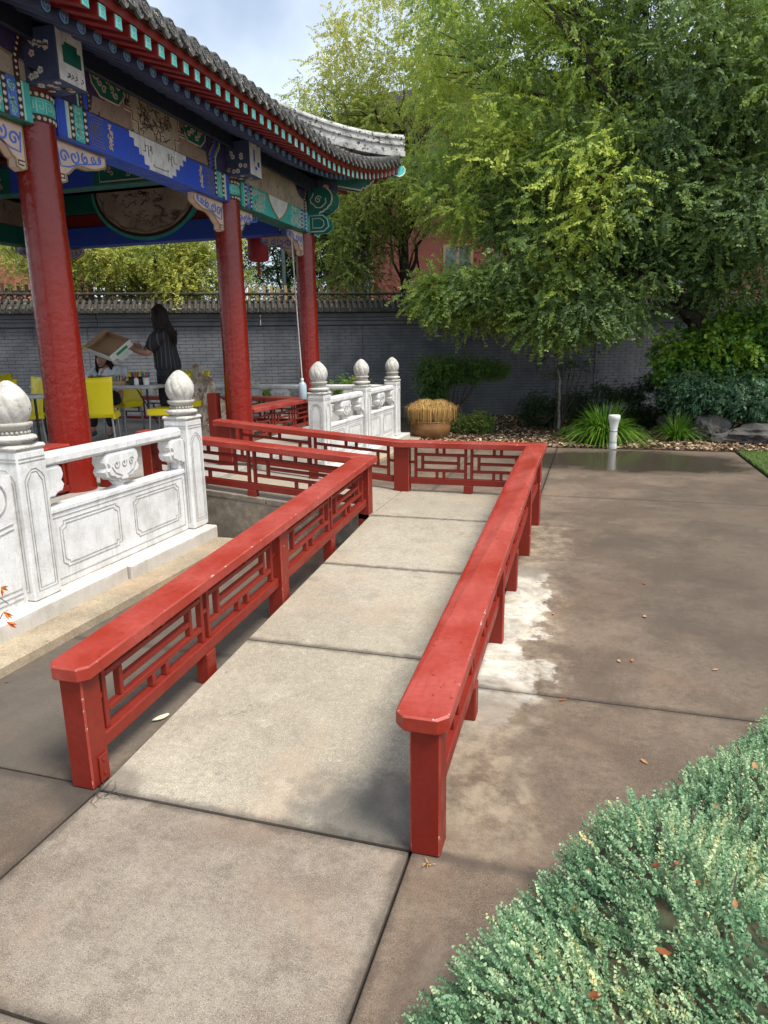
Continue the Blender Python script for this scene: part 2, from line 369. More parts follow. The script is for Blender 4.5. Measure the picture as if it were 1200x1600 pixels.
def stripes():
    m,t,b = nodes('black blouse with thin grey stripes'); tcn = N(t,'ShaderNodeTexCoord'); sp = N(t,'ShaderNodeSeparateXYZ'); t.links.new(tcn.outputs['Object'], sp.inputs[0])
    ang = N(t,'ShaderNodeMath',operation='ARCTAN2'); t.links.new(sp.outputs[0],ang.inputs[0]); t.links.new(sp.outputs[1],ang.inputs[1])
    f = math_(t,'FRACT', math_(t,'MULTIPLY', ang.outputs[0], 3.2))
    s = math_(t,'MULTIPLY', ramp(t,f,.40,.44), ramp(t,f,.56,.60,1,0))
    c = mixc(t, math_(t,'MULTIPLY',s,.8), (.012,.012,.016), (.10,.10,.12)); t.links.new(c,b.inputs['Base Color']); b.inputs['Roughness'].default_value=.7; return m
M_blouse = stripes()
M_trous = mat('black trousers', (.010,.011,.016), .75, (.016,.017,.022), 10)
M_shirt = mat('white shirt cloth', (.80,.82,.86), .8, (.68,.70,.75), 10)
M_shoe = mat('grey shoe', (.12,.13,.14), .7)
M_pvc = mat('white pvc', (.74,.74,.71), .4, (.62,.62,.59), 8, speck=(30,.68,(.35,.33,.28)))
M_terra = mat('glazed brown pot', (.30,.15,.055), .3, (.20,.10,.04), 5)
M_rock = mat('dark garden rock', (.09,.082,.075), .9, (.04,.037,.034), 3, bs=.9, bscale=14)
M_scholar = mat('mottled cream rock', (.68,.60,.50), .8, (.34,.24,.15), 9, bs=.9, bscale=25, speck=(14,.56,(.30,.17,.10)))
M_bldg = mat('terracotta render', (.34,.105,.075), .85, (.29,.088,.062), 2)
M_tan = mat('tan painted timber', (.50,.34,.17), .6, (.42,.28,.14), 4)
M_glass = mat('window glass', (.22,.26,.28), .1, (.12,.14,.15), 2)
M_picket = mat('brown picket timber', (.22,.12,.08), .8, (.15,.08,.05), 5)
M_bark = mat('grey brown bark', (.075,.058,.045), .9, (.04,.03,.024), 8, bs=.8, bscale=40)
M_barkp = mat('pale sapling bark', (.30,.28,.24), .85, (.2,.18,.15), 12, bs=.5)
M_lantern = mat('red lantern cloth', (.42,.03,.04), .6, (.3,.02,.03), 10)
M_pole = mat('slate pole paint', (.09,.12,.14), .5)
M_bottle = mat('pale blue plastic', (.50,.66,.74), .25)
M_rope = mat('white cord', (.62,.62,.60), .8)
M_lawnb = mat('lawn base', (.07,.11,.03), .9, (.05,.08,.02), 10)

def leafmat(name, stops, rough=.5, trans=.35):
    m,t,b = nodes(name); a = N(t,'ShaderNodeAttribute', attribute_name='tint')
    r = N(t,'ShaderNodeValToRGB'); e = r.color_ramp.elements
    for i,(p,c) in enumerate(stops):
        el = e[i] if i < 2 else e.new(p)
        el.position = p; el.color = (*c,1)
    t.links.new(a.outputs['Fac'], r.inputs['Fac']); t.links.new(r.outputs['Color'], b.inputs['Base Color'])
    b.inputs['Roughness'].default_value = rough; b.inputs['Specular IOR Level'].default_value = .3
    tr = N(t,'ShaderNodeBsdfTranslucent'); t.links.new(r.outputs['Color'], tr.inputs['Color'])
    mxs = N(t,'ShaderNodeMixShader'); mxs.inputs[0].default_value = trans
    o = t.nodes['Material Output']; t.links.new(b.outputs[0], mxs.inputs[1]); t.links.new(tr.outputs[0], mxs.inputs[2]); t.links.new(mxs.outputs[0], o.inputs['Surface'])
    return m
L_elm = leafmat('elm leaf', [(0,(.08,.14,.07)),(1,(.54,.62,.11)),(.35,(.15,.235,.09)),(.7,(.29,.41,.09))], .45, .42)
L_yel = leafmat('yellowing leaf', [(0,(.08,.14,.04)),(1,(.58,.56,.12)),(.5,(.30,.38,.08))], .5, .42)
L_dark = leafmat('dark shrub leaf', [(0,(.02,.045,.018)),(1,(.15,.26,.05)),(.5,(.06,.12,.03))], .4)
L_broad = leafmat('broad green leaf', [(0,(.04,.11,.02)),(1,(.34,.46,.05)),(.5,(.12,.26,.035))], .35)
L_bluish = leafmat('blue green leaf', [(0,(.04,.09,.05)),(1,(.18,.28,.15)),(.5,(.08,.17,.085))], .4)
L_strap = leafmat('strap leaf', [(0,(.03,.09,.01)),(1,(.22,.38,.04)),(.5,(.09,.21,.02))], .35)
L_straw = leafmat('dry straw', [(0,(.34,.18,.05)),(1,(.78,.58,.27)),(.5,(.60,.39,.13))], .7)
L_jun = leafmat('juniper needle', [(0,(.055,.14,.07)),(1,(.70,.62,.28)),(.42,(.21,.375,.20)),(.75,(.46,.60,.35))], .4, .25)
L_dead = leafmat('dead leaf', [(0,(.16,.035,.012)),(1,(.50,.30,.16)),(.5,(.34,.11,.03))], .6, .15)
L_grass = leafmat('lawn blade', [(0,(.06,.12,.02)),(1,(.26,.36,.07))], .6)
L_org = leafmat('orange bract', [(0,(.55,.10,.01)),(1,(.80,.25,.02))], .5)

# ------------------------------------------------------------------ helpers: foliage
def rotmats(d, roll):
    """matrices whose x axis is d (N,3), random roll"""
    d = d/np.linalg.norm(d,axis=1,keepdims=True)
    a = np.tile(np.array([[0,0,1.]]),(len(d),1)); a[np.abs(d[:,2])>.95] = [1,0,0]
    y = np.cross(a,d); y /= np.linalg.norm(y,axis=1,keepdims=True); z = np.cross(d,y)
    c,s = np.cos(roll)[:,None], np.sin(roll)[:,None]
    y2 = y*c+z*s; z2 = -y*s+z*c
    return np.stack([d,y2,z2],axis=2)
def scatter(tmpl, tq, tt, pos, dirs, roll, scl, tint):
    """tmpl (V,3), tq (Q,4), tt (V,) tint offset; returns verts, quads, tints"""
    R = rotmats(dirs, roll); n = len(pos)
    v = np.einsum('nij,vj->nvi', R, tmpl)*scl[:,None,None] + pos[:,None,:]
    q = tq[None]+ (np.arange(n)*len(tmpl))[:,None,None]
    ti = np.clip(tint[:,None]+tt[None],0,1)
    return v.reshape(-1,3), q.reshape(-1,4), ti.reshape(-1)
def quadmesh(name, v, q, ti, mat_, parent=None, smooth=False, **k):
    og = np.array(org(parent)); me = bpy.data.meshes.new(name); v = v-og
    me.vertices.add(len(v)); me.vertices.foreach_set('co', v.astype(np.float32).ravel())
    me.loops.add(q.size); me.loops.foreach_set('vertex_index', q.astype(np.int32).ravel())
    me.polygons.add(len(q)); me.polygons.foreach_set('loop_start', (np.arange(len(q))*4).astype(np.int32))
    at = me.attributes.new('tint','FLOAT','POINT'); at.data.foreach_set('value', ti.astype(np.float32))
    me.materials.append(mat_); me.update(calc_edges=True); me.validate()
    o = link(name, me, parent, **k); ORG[o.name] = tuple(og); return o
def spray(nleaf=11, L=.42, ll=.05, lw=.022, droop=.25, alt=True, rnd=None, spread=1.0):
    """a leafy twig along +x"""
    r = rnd or random.Random(3); V=[];Q=[];T=[]
    for i in range(nleaf):
        u = (i+.6)/nleaf; x = u*L; z = -droop*L*u*u
        for s in ((1,-1) if alt else (1,)):
            a = s*(spread*(.75+.35*r.random())); l = ll*(.75+.5*r.random())*(1-.25*u); wd = lw*(.8+.4*r.random())
            dx,dy = cos(a)*l, sin(a)*l; dz = -l*(.1+.5*r.random()); nx,ny = -sin(a)*wd*.5, cos(a)*wd*.5
            tz = wd*(r.random()-.5)*1.2; x0 = x+r.uniform(-.3,.3)*L/nleaf
            o = len(V)
            V += [(x0,0,z),(x0+dx*.5+nx,dy*.5+ny,z+dz*.5+tz),(x0+dx,dy,z+dz),(x0+dx*.5-nx,dy*.5-ny,z+dz*.5-tz)]
            Q.append((o,o+1,o+2,o+3)); T += [r.uniform(-.08,.08)+.12*u-.04]*4
    return np.array(V),np.array(Q),np.array(T)
def unit(n):
    d = RNG.normal(size=(n,3)); return d/np.linalg.norm(d,axis=1,keepdims=True)
def crown(name, blobs, mat_, parent, nclump, per, cl_r, tm, tintf, scl=(.8,1.25), shell=.55, flat=.75):
    """blobs: (cx,cy,cz,rx,ry,rz,weight); returns clump centres"""
    W = np.array([b[6] for b in blobs]); W = W/W.sum(); cs = []
    for b,wt_ in zip(blobs,W):
        k = max(1,int(nclump*wt_)); d = unit(k); rr = (shell+(1-shell)*RNG.random(k)**.6)[:,None]
        cs.append(np.array(b[:3])+d*rr*np.array(b[3:6]))
    C = np.concatenate(cs); n = len(C)
    P = np.repeat(C,per,0); off = unit(len(P))*(RNG.random(len(P))**.45)[:,None]
    rad = np.repeat(cl_r*(.6+.8*RNG.random(n)),per)[:,None]
    P = P+off*rad*np.array([1,1,flat])
    D = off*np.array([1,1,.5])+RNG.normal(size=P.shape)*.35+np.array([0,0,-.22])
    ct = np.repeat(tintf(C),per)+RNG.normal(size=len(P))*.09
    v,q,t = scatter(*tm, P, D, RNG.uniform(-.8,.8,len(P)), RNG.uniform(*scl,len(P)), ct)
    quadmesh(name, v,q,t, mat_, parent, kind='stuff'); return C
def limb(a, b, n=7, wob=.12, sag=0.):
    a=Vector(a); b=Vector(b); L=(b-a).length; pts=[]
    for i in range(n+1):
        u=i/n; p=a.lerp(b,u)
        if 0<i<n: p = p+Vector([random.uniform(-wob,wob)*L*.25 for _ in range(3)])
        p.z += sag*4*u*(1-u); pts.append(p)
    return pts

# ================================================================== THE SETTING: ground
def flat(name, poly, z, mt, parent=None, th=.1, kind=None, **k):
    mb = MB(); prism(mb, poly, z-th, z, lambda s,t,o:(s,t,o), 0); return part(name, mb, mt, parent, kind=kind, **k)
G = MB(); G.add([(-150,-60,-.16),(150,-60,-.16),(150,200,-.16),(-150,200,-.16)], [(0,1,2,3)])
part('ground', G, M_soil, kind='structure')
pav = flat('pavement', [(-4.2,-2.5),(2.12,-2.5),(2.12,11.40),(-4.2,11.40)], -.03, M_joint, kind='structure')
def slab(x0,y0,x1,y1,mt,parent=pav,z=0.0,g=.005,th=.045):
    mb = MB(); n=14
    def xf(x,y,zz): return (x,y,zz)
    cbox(mb, (x0+g,y0+g,z-th),(x1-g,y1-g,z), .004, xf); return part('slab', mb, mt, parent)
slab(-1.70,1.06,-.49,1.88,M_front); slab(-1.70,-.4,-.49,1.06,M_front); slab(-1.70,-2.4,-.49,-.4,M_front)
for a,b in ((-2.4,.3),(.3,1.9),(1.9,5.25)): slab(-2.95,a,-1.70,b,M_yard)
slab(-4.1,-2.4,-2.95,1.2,M_yard)
for a,b in ((-2.4,.2),(.2,3.05),(3.05,7.60),(7.60,9.05),(9.05,11.38)): slab(-.49,a,2.10,b,M_yard)
for a,b in ((6.32,7.6),(7.6,9.05),(9.05,11.38)): slab(-2.95,a,-.49,b,M_yard)
# curb strip beside the balustrade
curb = MB(); cbox(curb, (-3.32,-2.4,-.05),(-2.80,2.05,.055), .012); cbox(curb, (-3.32,2.054,-.05),(-2.79,5.02,.062), .012); cbox(curb,(-3.32,6.45,-.05),(-2.86,12.2,.055),.012)
part('curb', curb, M_curb, kind='structure')

# the ramp: first run, landing, second run
def zr(y): return max(0.004, min(.262, .262*(y-1.88)/(5.28-1.88)))
def zr2(x): return .262 if x > -1.76 else .262+(.44-.262)*(-1.76-x)/(3.60-1.76)
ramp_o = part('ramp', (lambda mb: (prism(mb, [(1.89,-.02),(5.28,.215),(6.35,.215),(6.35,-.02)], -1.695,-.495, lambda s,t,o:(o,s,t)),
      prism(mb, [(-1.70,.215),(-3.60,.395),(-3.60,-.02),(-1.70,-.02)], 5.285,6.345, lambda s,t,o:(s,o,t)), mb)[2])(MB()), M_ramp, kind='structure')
for yj in (3.09,4.20,5.27):
    mb=MB(); cbox(mb,(-1.694,yj-.014,-.03),(-.496,yj+.014,-.010),0,lambda x,y,z:(x,y,zr(y)+z)); part('joint_filler',mb,M_joint,ramp_o)
mb=MB(); cbox(mb,(-1.715,5.29,-.03),(-1.690,6.34,-.010),0,lambda x,y,z:(x,y,zr2(x)+z)); part('joint_filler',mb,M_joint,ramp_o)
def rslab(y0,y1,g=.006):
    mb=MB(); f=lambda x,y,z:(x,y,zr(y)+z); cbox(mb,(-1.70,y0+g,-.05 if y0>2 else -.02),(-.49,y1-g,0),.005,f); part('slab',mb,M_ramp,ramp_o)
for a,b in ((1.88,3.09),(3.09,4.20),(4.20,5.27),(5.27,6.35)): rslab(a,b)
for a,b in ((-1.704,-2.65),(-2.65,-3.60)):
    mb=MB(); cbox(mb,(b+.004,5.28,-.05),(a-.004,6.35,0),.005,lambda x,y,z:(x,y,zr2(x)+z)); part('slab',mb,M_ramp,ramp_o)
# raised platform of the pavilion
plat = flat('platform', [(-10.1,1.0),(-3.30,1.0),(-3.30,11.42),(-10.1,11.42)], .425, M_plat, th=.5, kind='structure')
for i in range(6):
    for j in range(9):
        x0=-10.0+i*1.115; y0=1.05+j*1.15
        mb=MB(); cbox(mb,(x0+.003,y0+.003,.40),(x0+1.112,y0+1.147,.45),.004); part('paving_stone',mb,M_plat,plat)

# ================================================================== ramp railings
def lattice_unit(parent, s0, s1, F, t0, H, tw, ox):
    """bars of one fret unit between s0 and s1; F(s,h,o) world; t0 bottom, H top"""
    L = s1-s0; h = H-t0; w=.025; d=.016
    def bar(a,b,c,e): # s range, height range
        mb=MB(); cbox(mb,(a,c,-d),(b,e,d),.003,lambda s,t,o:F(s,t,o)); part('slat',mb,M_red,parent)
    V1=s0; V4=s1
    bar(V1-w/2,V1+w/2,t0,H); bar(V4-w/2,V4+w/2,t0,H)
    h1=t0+.76*h; h3=t0+.25*h; h2=t0+.50*h
    bar(V1+w/2,V4-w/2,h1-w/2,h1+w/2); bar(V1+w/2,V4-w/2,h3-w/2,h3+w/2)
    a=V1+.14*L; b=V4-.14*L
    bar(a-w/2,a+w/2,h3+w/2,h1-w/2); bar(b-w/2,b+w/2,h3+w/2,h1-w/2); bar(a+w/2,b-w/2,h2-w/2,h2+w/2)
    for q in (.43,.57):
        s=V1+q*L; bar(s-w/2,s+w/2,h1+w/2,H); bar(s-w/2,s+w/2,t0,h3-w/2)
def lattice_panel(parent, sa, sb, F, t0, H, foot=None, units=2):
    """bottom bar, two mirrored units and their links between posts at sa and sb"""
    mb=MB(); cbox(mb,(sa,t0-.058,-.028),(sb,t0,.028),.005,F); part('bottom_rail',mb,M_red,parent)
    gap=.058; n=units; L=(sb-sa-gap*(n+1))/n; hm=(t0+H)/2
    for i in range(n):
        u=sa+gap+i*(L+gap); lattice_unit(parent,u,u+L,F,t0,H,.024,0)
    for i in range(n+1):
        u=sa+i*(L+gap); mb=MB(); cbox(mb,(u+(.011 if i else 0),hm-.011,-.013),(u+gap-(.011 if i<n else 0),hm+.011,.013),.003,F); part('slat',mb,M_red,parent)
    if foot is not None:
        sm=(sa+sb)/2; mb=MB(); cbox(mb,(sm-.04,foot(sm),-.034),(sm+.04,t0-.057,.034),.006,lambda s,t,o:F(s,t,o) ); part('foot',mb,M_red,parent)
# -- left railing
def zcL(y): return .505+.0672*(y-1.87)        # cap top over the first run
ZC=.735
def zc2(x): return ZC if x>-1.76 else ZC+.0835*(-1.76-x)
left = thing('ramp_railing','L-shaped red fretwork railing on the left side of the ramp, turning towards the pavilion','railing',(-1.76,1.88,0))
def post(parent,x,y,zb,zt,w=.10,d=.10):
    mb=MB(); cbox(mb,(x-w/2,y-d/2,zb),(x+w/2,y+d/2,zt),.006,ed=1); return part('post',mb,[M_red,M_edge],parent)
def cap_poly(parent, poly, zf, th=.055):
    mb=MB(); n=len(poly); ch=.006
    c=Vector((sum(p[0] for p in poly)/n,sum(p[1] for p in poly)/n))
    def ins(p): 
        v=Vector(p)-c; 
        return (p[0]-math.copysign(min(ch,abs(v.x)*.5),v.x), p[1]-math.copysign(min(ch,abs(v.y)*.5),v.y))
    rings=[[(*ins(p),zf(*p)) for p in poly],[(p[0],p[1],zf(*p)-ch) for p in poly],[(p[0],p[1],zf(*p)-th+ch) for p in poly],[(*ins(p),zf(*p)-th) for p in poly]]
    vs=[v for r_ in rings for v in r_]
    fs=[tuple(range(n))]+[tuple(range(3*n,4*n))[::-1]]+[(k*n+i,(k+1)*n+i,(k+1)*n+(i+1)%n,k*n+(i+1)%n) for k in range(3) for i in range(n)]
    mb.add(vs,fs)
    for q in range(n): mb.m[2+q]=1; mb.m[2+2*n+q]=1
    return part('cap_rail',mb,[M_redcap,M_edge],parent)
c=.032
cap_poly(left,[(-1.845+c,1.848),(-1.675-c,1.848),(-1.675,1.848+c),(-1.675,5.245),(-1.845,5.415) if 0 else (-1.675,5.4135),(-1.845,5.2435),(-1.845,1.848+c)],lambda x,y:zcL(y) if y<5.24 else zcL(5.24)+(ZC-zcL(5.24))*min(1,(y-5.24)/.17))
cap_poly(left,[(-1.677,5.415),(-3.86,5.415),(-3.86,5.245),(-1.847,5.245)],lambda x,y:zc2(x)+.0015)
FL=lambda s,t,o:(-1.76+o, s, t+zcL(s)-.055)            # t measured down from under the cap
post(left,-1.76,1.92,0,zcL(1.9)-.05); 
mb=MB(); cbox(mb,(-1.708,1.905,.01),(-1.702,1.955,.12),.002)
for zz in (.035,.09): lathe(mb,[(.007,0),(.007,.006),(.003,.008)],(0,0,0),8) if 0 else cbox(mb,(-1.703,1.922,zz),(-1.697,1.936,zz+.014),.002)
part('bracket_plate',mb,M_red,left)
post(left,-1.76,3.60,-.0,zcL(3.6)-.05,.10,.05); post(left,-1.76,3.66,-.0,zcL(3.66)-.05,.085,.05)
post(left,-1.76,5.33,0,ZC-.055,.10,.10)
PB=-.290
for a,b in ((1.97,3.575),(3.685,5.28)):
    lattice_panel(left,a,b,FL,PB,0,foot=lambda s:-(zcL(s)-.055)+.0)
FL2=lambda s,t,o:(-1.76-s,5.33+o,t+zc2(-1.76-s)-.055)
lattice_panel(left,.05,2.0,FL2,PB,0,foot=lambda s:-(zc2(-1.76-s)-.055)+max(.12,0))
post(left,-3.80,5.33,.45,zc2(-3.8)-.05,.10,.10)
# -- right railing
def zcR(y): return min(.505+.0686*(y-1.87), .742)
right = thing('ramp_railing','long red fretwork railing on the right side of the ramp, turning left across the landing','railing',(-.44,1.88,0))
XR=-.45
cap_poly(right,[(XR-.085+c,1.848),(XR+.085-c,1.848),(XR+.085,1.848+c),(XR+.085,5.32),(XR+.085,6.385),(XR-.085,6.215),(XR-.085,5.32),(XR-.085,1.848+c)],lambda x,y:zcR(y))
def zc3(x): return .742 if x>-1.70 else .742+.088*(-1.70-x)
cap_poly(right,[(XR+.083,6.385),(-1.70,6.385),(-1.70,6.215),(XR-.087,6.215)],lambda x,y:zc3(x)+.0015)
cap_poly(right,[(-1.70,6.385),(-3.66,6.385),(-3.66,6.215),(-1.70,6.215)],lambda x,y:zc3(x))
FR=lambda s,t,o:(XR+o,s,t+zcR(s)-.055)
post(right,XR+.01,1.92,0,zcR(1.9)-.05)
post(right,XR,3.60,0,zcR(3.6)-.05,.10,.05); post(right,XR,3.66,0,zcR(3.66)-.05,.085,.05)
post(right,XR,5.30,0,zcR(5.3)-.05,.10,.05); post(right,XR,6.30,0,.742-.055,.10,.10)
for a,b in ((1.97,3.575),(3.685,5.275)): lattice_panel(right,a,b,FR,PB,0,foot=lambda s:-(zcR(s)-.055))
lattice_panel(right,5.325,6.25,FR,PB,0,units=1)
FR2=lambda s,t,o:(XR-s,6.30+o,t+zc3(XR-s)-.055)
post(right,-1.70,6.30,.255,.742-.05,.15,.09)
lattice_panel(right,.05,1.175,FR2,PB,0,foot=lambda s:-(.687)+.262)
lattice_panel(right,1.33,3.0,FR2,PB,0,foot=lambda s:-(zc3(XR-s)-.055)+zr2(XR-s))
post(right,-3.56,6.30,.42,zc3(-3.56)-.05,.16,.10)

# ================================================================== white stone balustrades
PZ=.165
def finial_parts(parent,cx,cy,z0):
    mb=MB()
    cbox(mb,(cx-.118,cy-.118,z0),(cx+.118,cy+.118,z0+.03),.012)
    lathe(mb,[(.085,.03),(.10,.045),(.125,.06),(.118,.075),(.085,.085)],(cx,cy,z0),32,flute=lambda a,i,z:1+.05*abs(cos(2*a))); part('collar',mb,M_bulb,parent)
    mb=MB()
    for k in range(22):
        a=2*pi*k/22; lathe(mb,[(.003,-.010),(.009,-.005),(.0105,0),(.009,.005),(.003,.010)],(cx+.086*cos(a),cy+.086*sin(a),z0+.098),6)
    lathe(mb,[(.080,.085),(.080,.108),(.086,.112),(.105,.135),(.108,.150),(.098,.155)],(cx,cy,z0),36,flute=lambda a,i,z:1+.03*cos(9*a) if z>.11 else 1); part('lotus_ring',mb,M_carve,parent)
    mb=MB(); prof=[]
    for i in range(19):
        u=i/18; zz=.155+.235*u; r=.113*(max(0,sin(pi*(.21+.79*u*.985)))**.62); r*= 1-.18*max(0,u-.6)
        prof.append((max(r,.004),zz))
    lathe(mb,prof,(cx,cy,z0),72,flute=lambda a,i,z:1-.085*max(0,cos(10*(a+3.6*(z-.15)))) **6*(1 if z<.37 else .2)); part('bulb',mb,M_bulb,parent)
def bal_post(parent,cx,cy,zb=PZ,zt=1.06):
    mb=MB(); cbox(mb,(cx-.11,cy-.11,zb),(cx+.11,cy+.11,zt),.012)
    part('post_shaft',mb,M_marble,parent)
    mb=MB()
    for ax in (0,1):
        for sg in (1,-1):
            F=(lambda s,t,o,ax=ax,sg=sg:(cx+sg*(.11+o),cy+s*sg,t) if ax==0 else (cx-s*sg,cy+sg*(.11+o),t))
            for ins in (0,.018):
                hw=.075-ins; tp=zt-.11-ins
                ribbon(mb,[(-hw,zb+.06+ins),(-hw,tp-.06),(-hw+.02,tp-.03),(-.02,tp),(.02,tp),(hw-.02,tp-.03),(hw,tp-.06),(hw,zb+.06+ins)],.005,-.001,F,0,.004,True)
            ribbon(mb,[(-.10,zt-.045),(.10,zt-.045)],.006,-.001,F,0,.004); ribbon(mb,[(-.10,zt-.065),(.10,zt-.065)],.006,-.001,F,0,.004)
    part('carved_frame',mb,M_groove,parent,kind='stuff'); finial_parts(parent,cx,cy,zt)
def bal_panel(parent,F,L,zb=PZ,vase=True):
    """F(s,t,o): s along 0..L, o outward from the axis"""
    mb=MB(); cbox(mb,(0,zb,-.05),(L,.655,.05),.006,F); cbox(mb,(0,.63,-.06),(L,.672,.06),.010,F); part('panel',mb,M_marble,parent)
    mb=MB(); cbox(mb,(-.0,.925,-.06),(L,1.005,.06),.022,F); part('hand_rail',mb,M_marble,parent)
    mb=MB()
    for sg in (1,-1):
        F2=lambda s,t,o,sg=sg:F(s,t,sg*(.05+o))
        for k in (0,1):
            a=.10+k*(L/2-.02); b=a+L/2-.18
            for ins in (0,.022):
                x0,x1,z0,z1=a+ins,b-ins,zb+.11+ins,.575-ins; q=.035
                ribbon(mb,[(x0+q,z0),(x1-q,z0),(x1-q,z0+q*.6),(x1,z0+q*.6),(x1,z1-q),(x1-q,z1-q*.4),(x1-q,z1),(x0+q,z1),(x0+q,z1-q*.6),(x0,z1-q),(x0,z0+q),(x0+q,z0+q*.4)],.006,-.002,F2,0,.005,True)
        ribbon(mb,[(.04,.605),(L-.04,.605)],.005,-.002,F2,0,.005); ribbon(mb,[(.04,.592),(.04,zb+.05),(L-.04,zb+.05),(L-.04,.592)],.005,-.002,F2,0,.005)
        ribbon(mb,[(.02,.945),(L-.02,.945)],.006,.008,F2,0,.004)
    part('carved_frame',mb,M_groove,parent,kind='stuff')
    if vase:
        for ctr,half in ((L/2,0),(0,1),(L,-1)):
            mb=MB(); cx0=ctr
            out=[(-.175,.905),(-.185,.865),(-.165,.83),(-.185,.80),(-.165,.765),(-.12,.755),(-.095,.735),(-.05,.735),(-.035,.715)]
            out=out+[(-x,z) for x,z in out[::-1]]+[(.15,.925),(-.15,.925)]
            if half==1: out=[(max(x,0),z) for x,z in out]
            if half==-1: out=[(min(x,0),z) for x,z in out]
            o2=[]
            for p in out:
                if not o2 or (abs(p[0]-o2[-1][0])+abs(p[1]-o2[-1][1])>1e-5): o2.append(p)
            for wd,sc_ in ((.050,1.),(.066,.86)):
                prism(mb,[(cx0+x*sc_,.83+(z-.83)*sc_) for x,z in o2],-wd,wd,F,0)
            n_=10
            c3=F(cx0,0,0)
            if half==0:
                lathe(mb,[(.055,.668),(.058,.675),(.035,.685),(.048,.70),(.056,.715),(.046,.733),(.032,.745)],(c3[0],c3[1],0),16)
                for sg in (1,-1):
                    F2=lambda s,t,o,sg=sg:F(s,t,sg*(.066+o))
                    for dx in (-.08,0,.08):
                        ribbon(mb,swirl(cx0+dx,.845,.032,1.2,.5,1 if dx>0 else -1,12),.006,-.001,F2,1,.006)
                    ribbon(mb,[(cx0-.03,.76),(cx0-.10,.79),(cx0-.13,.83)],.006,-.001,F2,1,.006); ribbon(mb,[(cx0+.03,.76),(cx0+.10,.79),(cx0+.13,.83)],.006,-.001,F2,1,.006)
            else:
                cbox(mb,(min(cx0,cx0+half*.045),.668,-.04),(max(cx0,cx0+half*.045),.74,.04),.01,F)
            part('baluster_vase',mb,[M_marble,M_groove],parent)
XB=-3.19
near=thing('stone_balustrade','white carved marble balustrade beside the curb, in front of the nearest red column','balustrade',(XB,4.1,0))
def plinth(parent,x0,y0,x1,y1,top=PZ):
    mb=MB(); cbox(mb,(x0,y0,.05),(x1,y1,top),.01); part('plinth',mb,M_marble,parent)
plinth(near,-3.36,-.2,-3.01,3.86); plinth(near,-3.36,3.868,-2.985,5.035,PZ-.003)
bal_post(near,XB,3.21); bal_post(near,XB,4.95)
bal_panel(near,lambda s,t,o:(XB+o,3.32+s,t),1.52)
# end panel with scroll drum
mb=MB(); Fd=lambda s,t,o:(XB+.0+o,3.10-s,t)
prism(mb,[(0,PZ),(1.15,PZ),(1.15,.36),(1.0,.44),(.86,.48),(.72,.62),(.55,.66),(.40,.80),(.30,.93),(.15,.97),(0,.93)],-.05,.05,Fd); part('end_panel',mb,M_marble,near)
mb=MB()
for sg in (1,):
    ribbon(mb,swirl(.16,.80,.12,1.8,1.2,1,36),.008,.049,Fd,0,.008); ribbon(mb,swirl(.52,.52,.11,1.6,1.,1,30),.008,.049,Fd,0,.008)
    ribbon(mb,[(.03,.20),(1.1,.20),(1.1,.33),(.95,.40),(.80,.43),(.62,.55)],.007,.049,Fd,0,.006); ribbon(mb,[(.03,.26),(.30,.26),(.30,.58),(.03,.62)],.007,.049,Fd,0,.006); ribbon(mb,[(.03,.23),(.33,.23),(.33,.61),(.03,.65)],.007,.049,Fd,0,.006)
part('carved_frame',mb,M_groove,near)
far=thing('stone_balustrade','white carved marble balustrade beyond the ramp landing, ending by the straw-topped pot','balustrade',(XB,9.6,0))
plinth(far,-3.36,7.72,-2.99,11.62,PZ)
for y in (7.95,9.60,11.22): bal_post(far,XB,y)
bal_panel(far,lambda s,t,o:(XB+o,8.06+s,t),1.43); bal_panel(far,lambda s,t,o:(XB+o,9.71+s,t),1.40)
rear=thing('stone_balustrade','greyish marble balustrade along the back of the pavilion platform, in front of the brick wall','balustrade',(-6,11.3,0))
for x in (-4.55,-5.88,-7.25,-8.6): bal_post(rear,x,11.22)
for x0,x1 in ((-4.44,-3.30),(-5.77,-4.66),(-7.14,-5.99),(-8.49,-7.36)): bal_panel(rear,lambda s,t,o,x0=x0:(x0+s,11.22+o,t),x1-x0,vase=True)
plinth(rear,-8.8,11.05,-3.0-.36,11.40)

# ================================================================== THE PAVILION
XC=-4.22; YC=[2.55,4.85,7.83,10.17]; XW=-8.88; CX=(XC+XW)/2; CY=(YC[0]+YC[-1])/2
pv=thing('garden_pavilion','open Chinese garden pavilion with red columns, painted blue and green beams and grey tiled eaves','pavilion',(CX,CY,.45))
HX=(XC-XW)/2; HY=(YC[-1]-YC[0])/2; OV=1.07
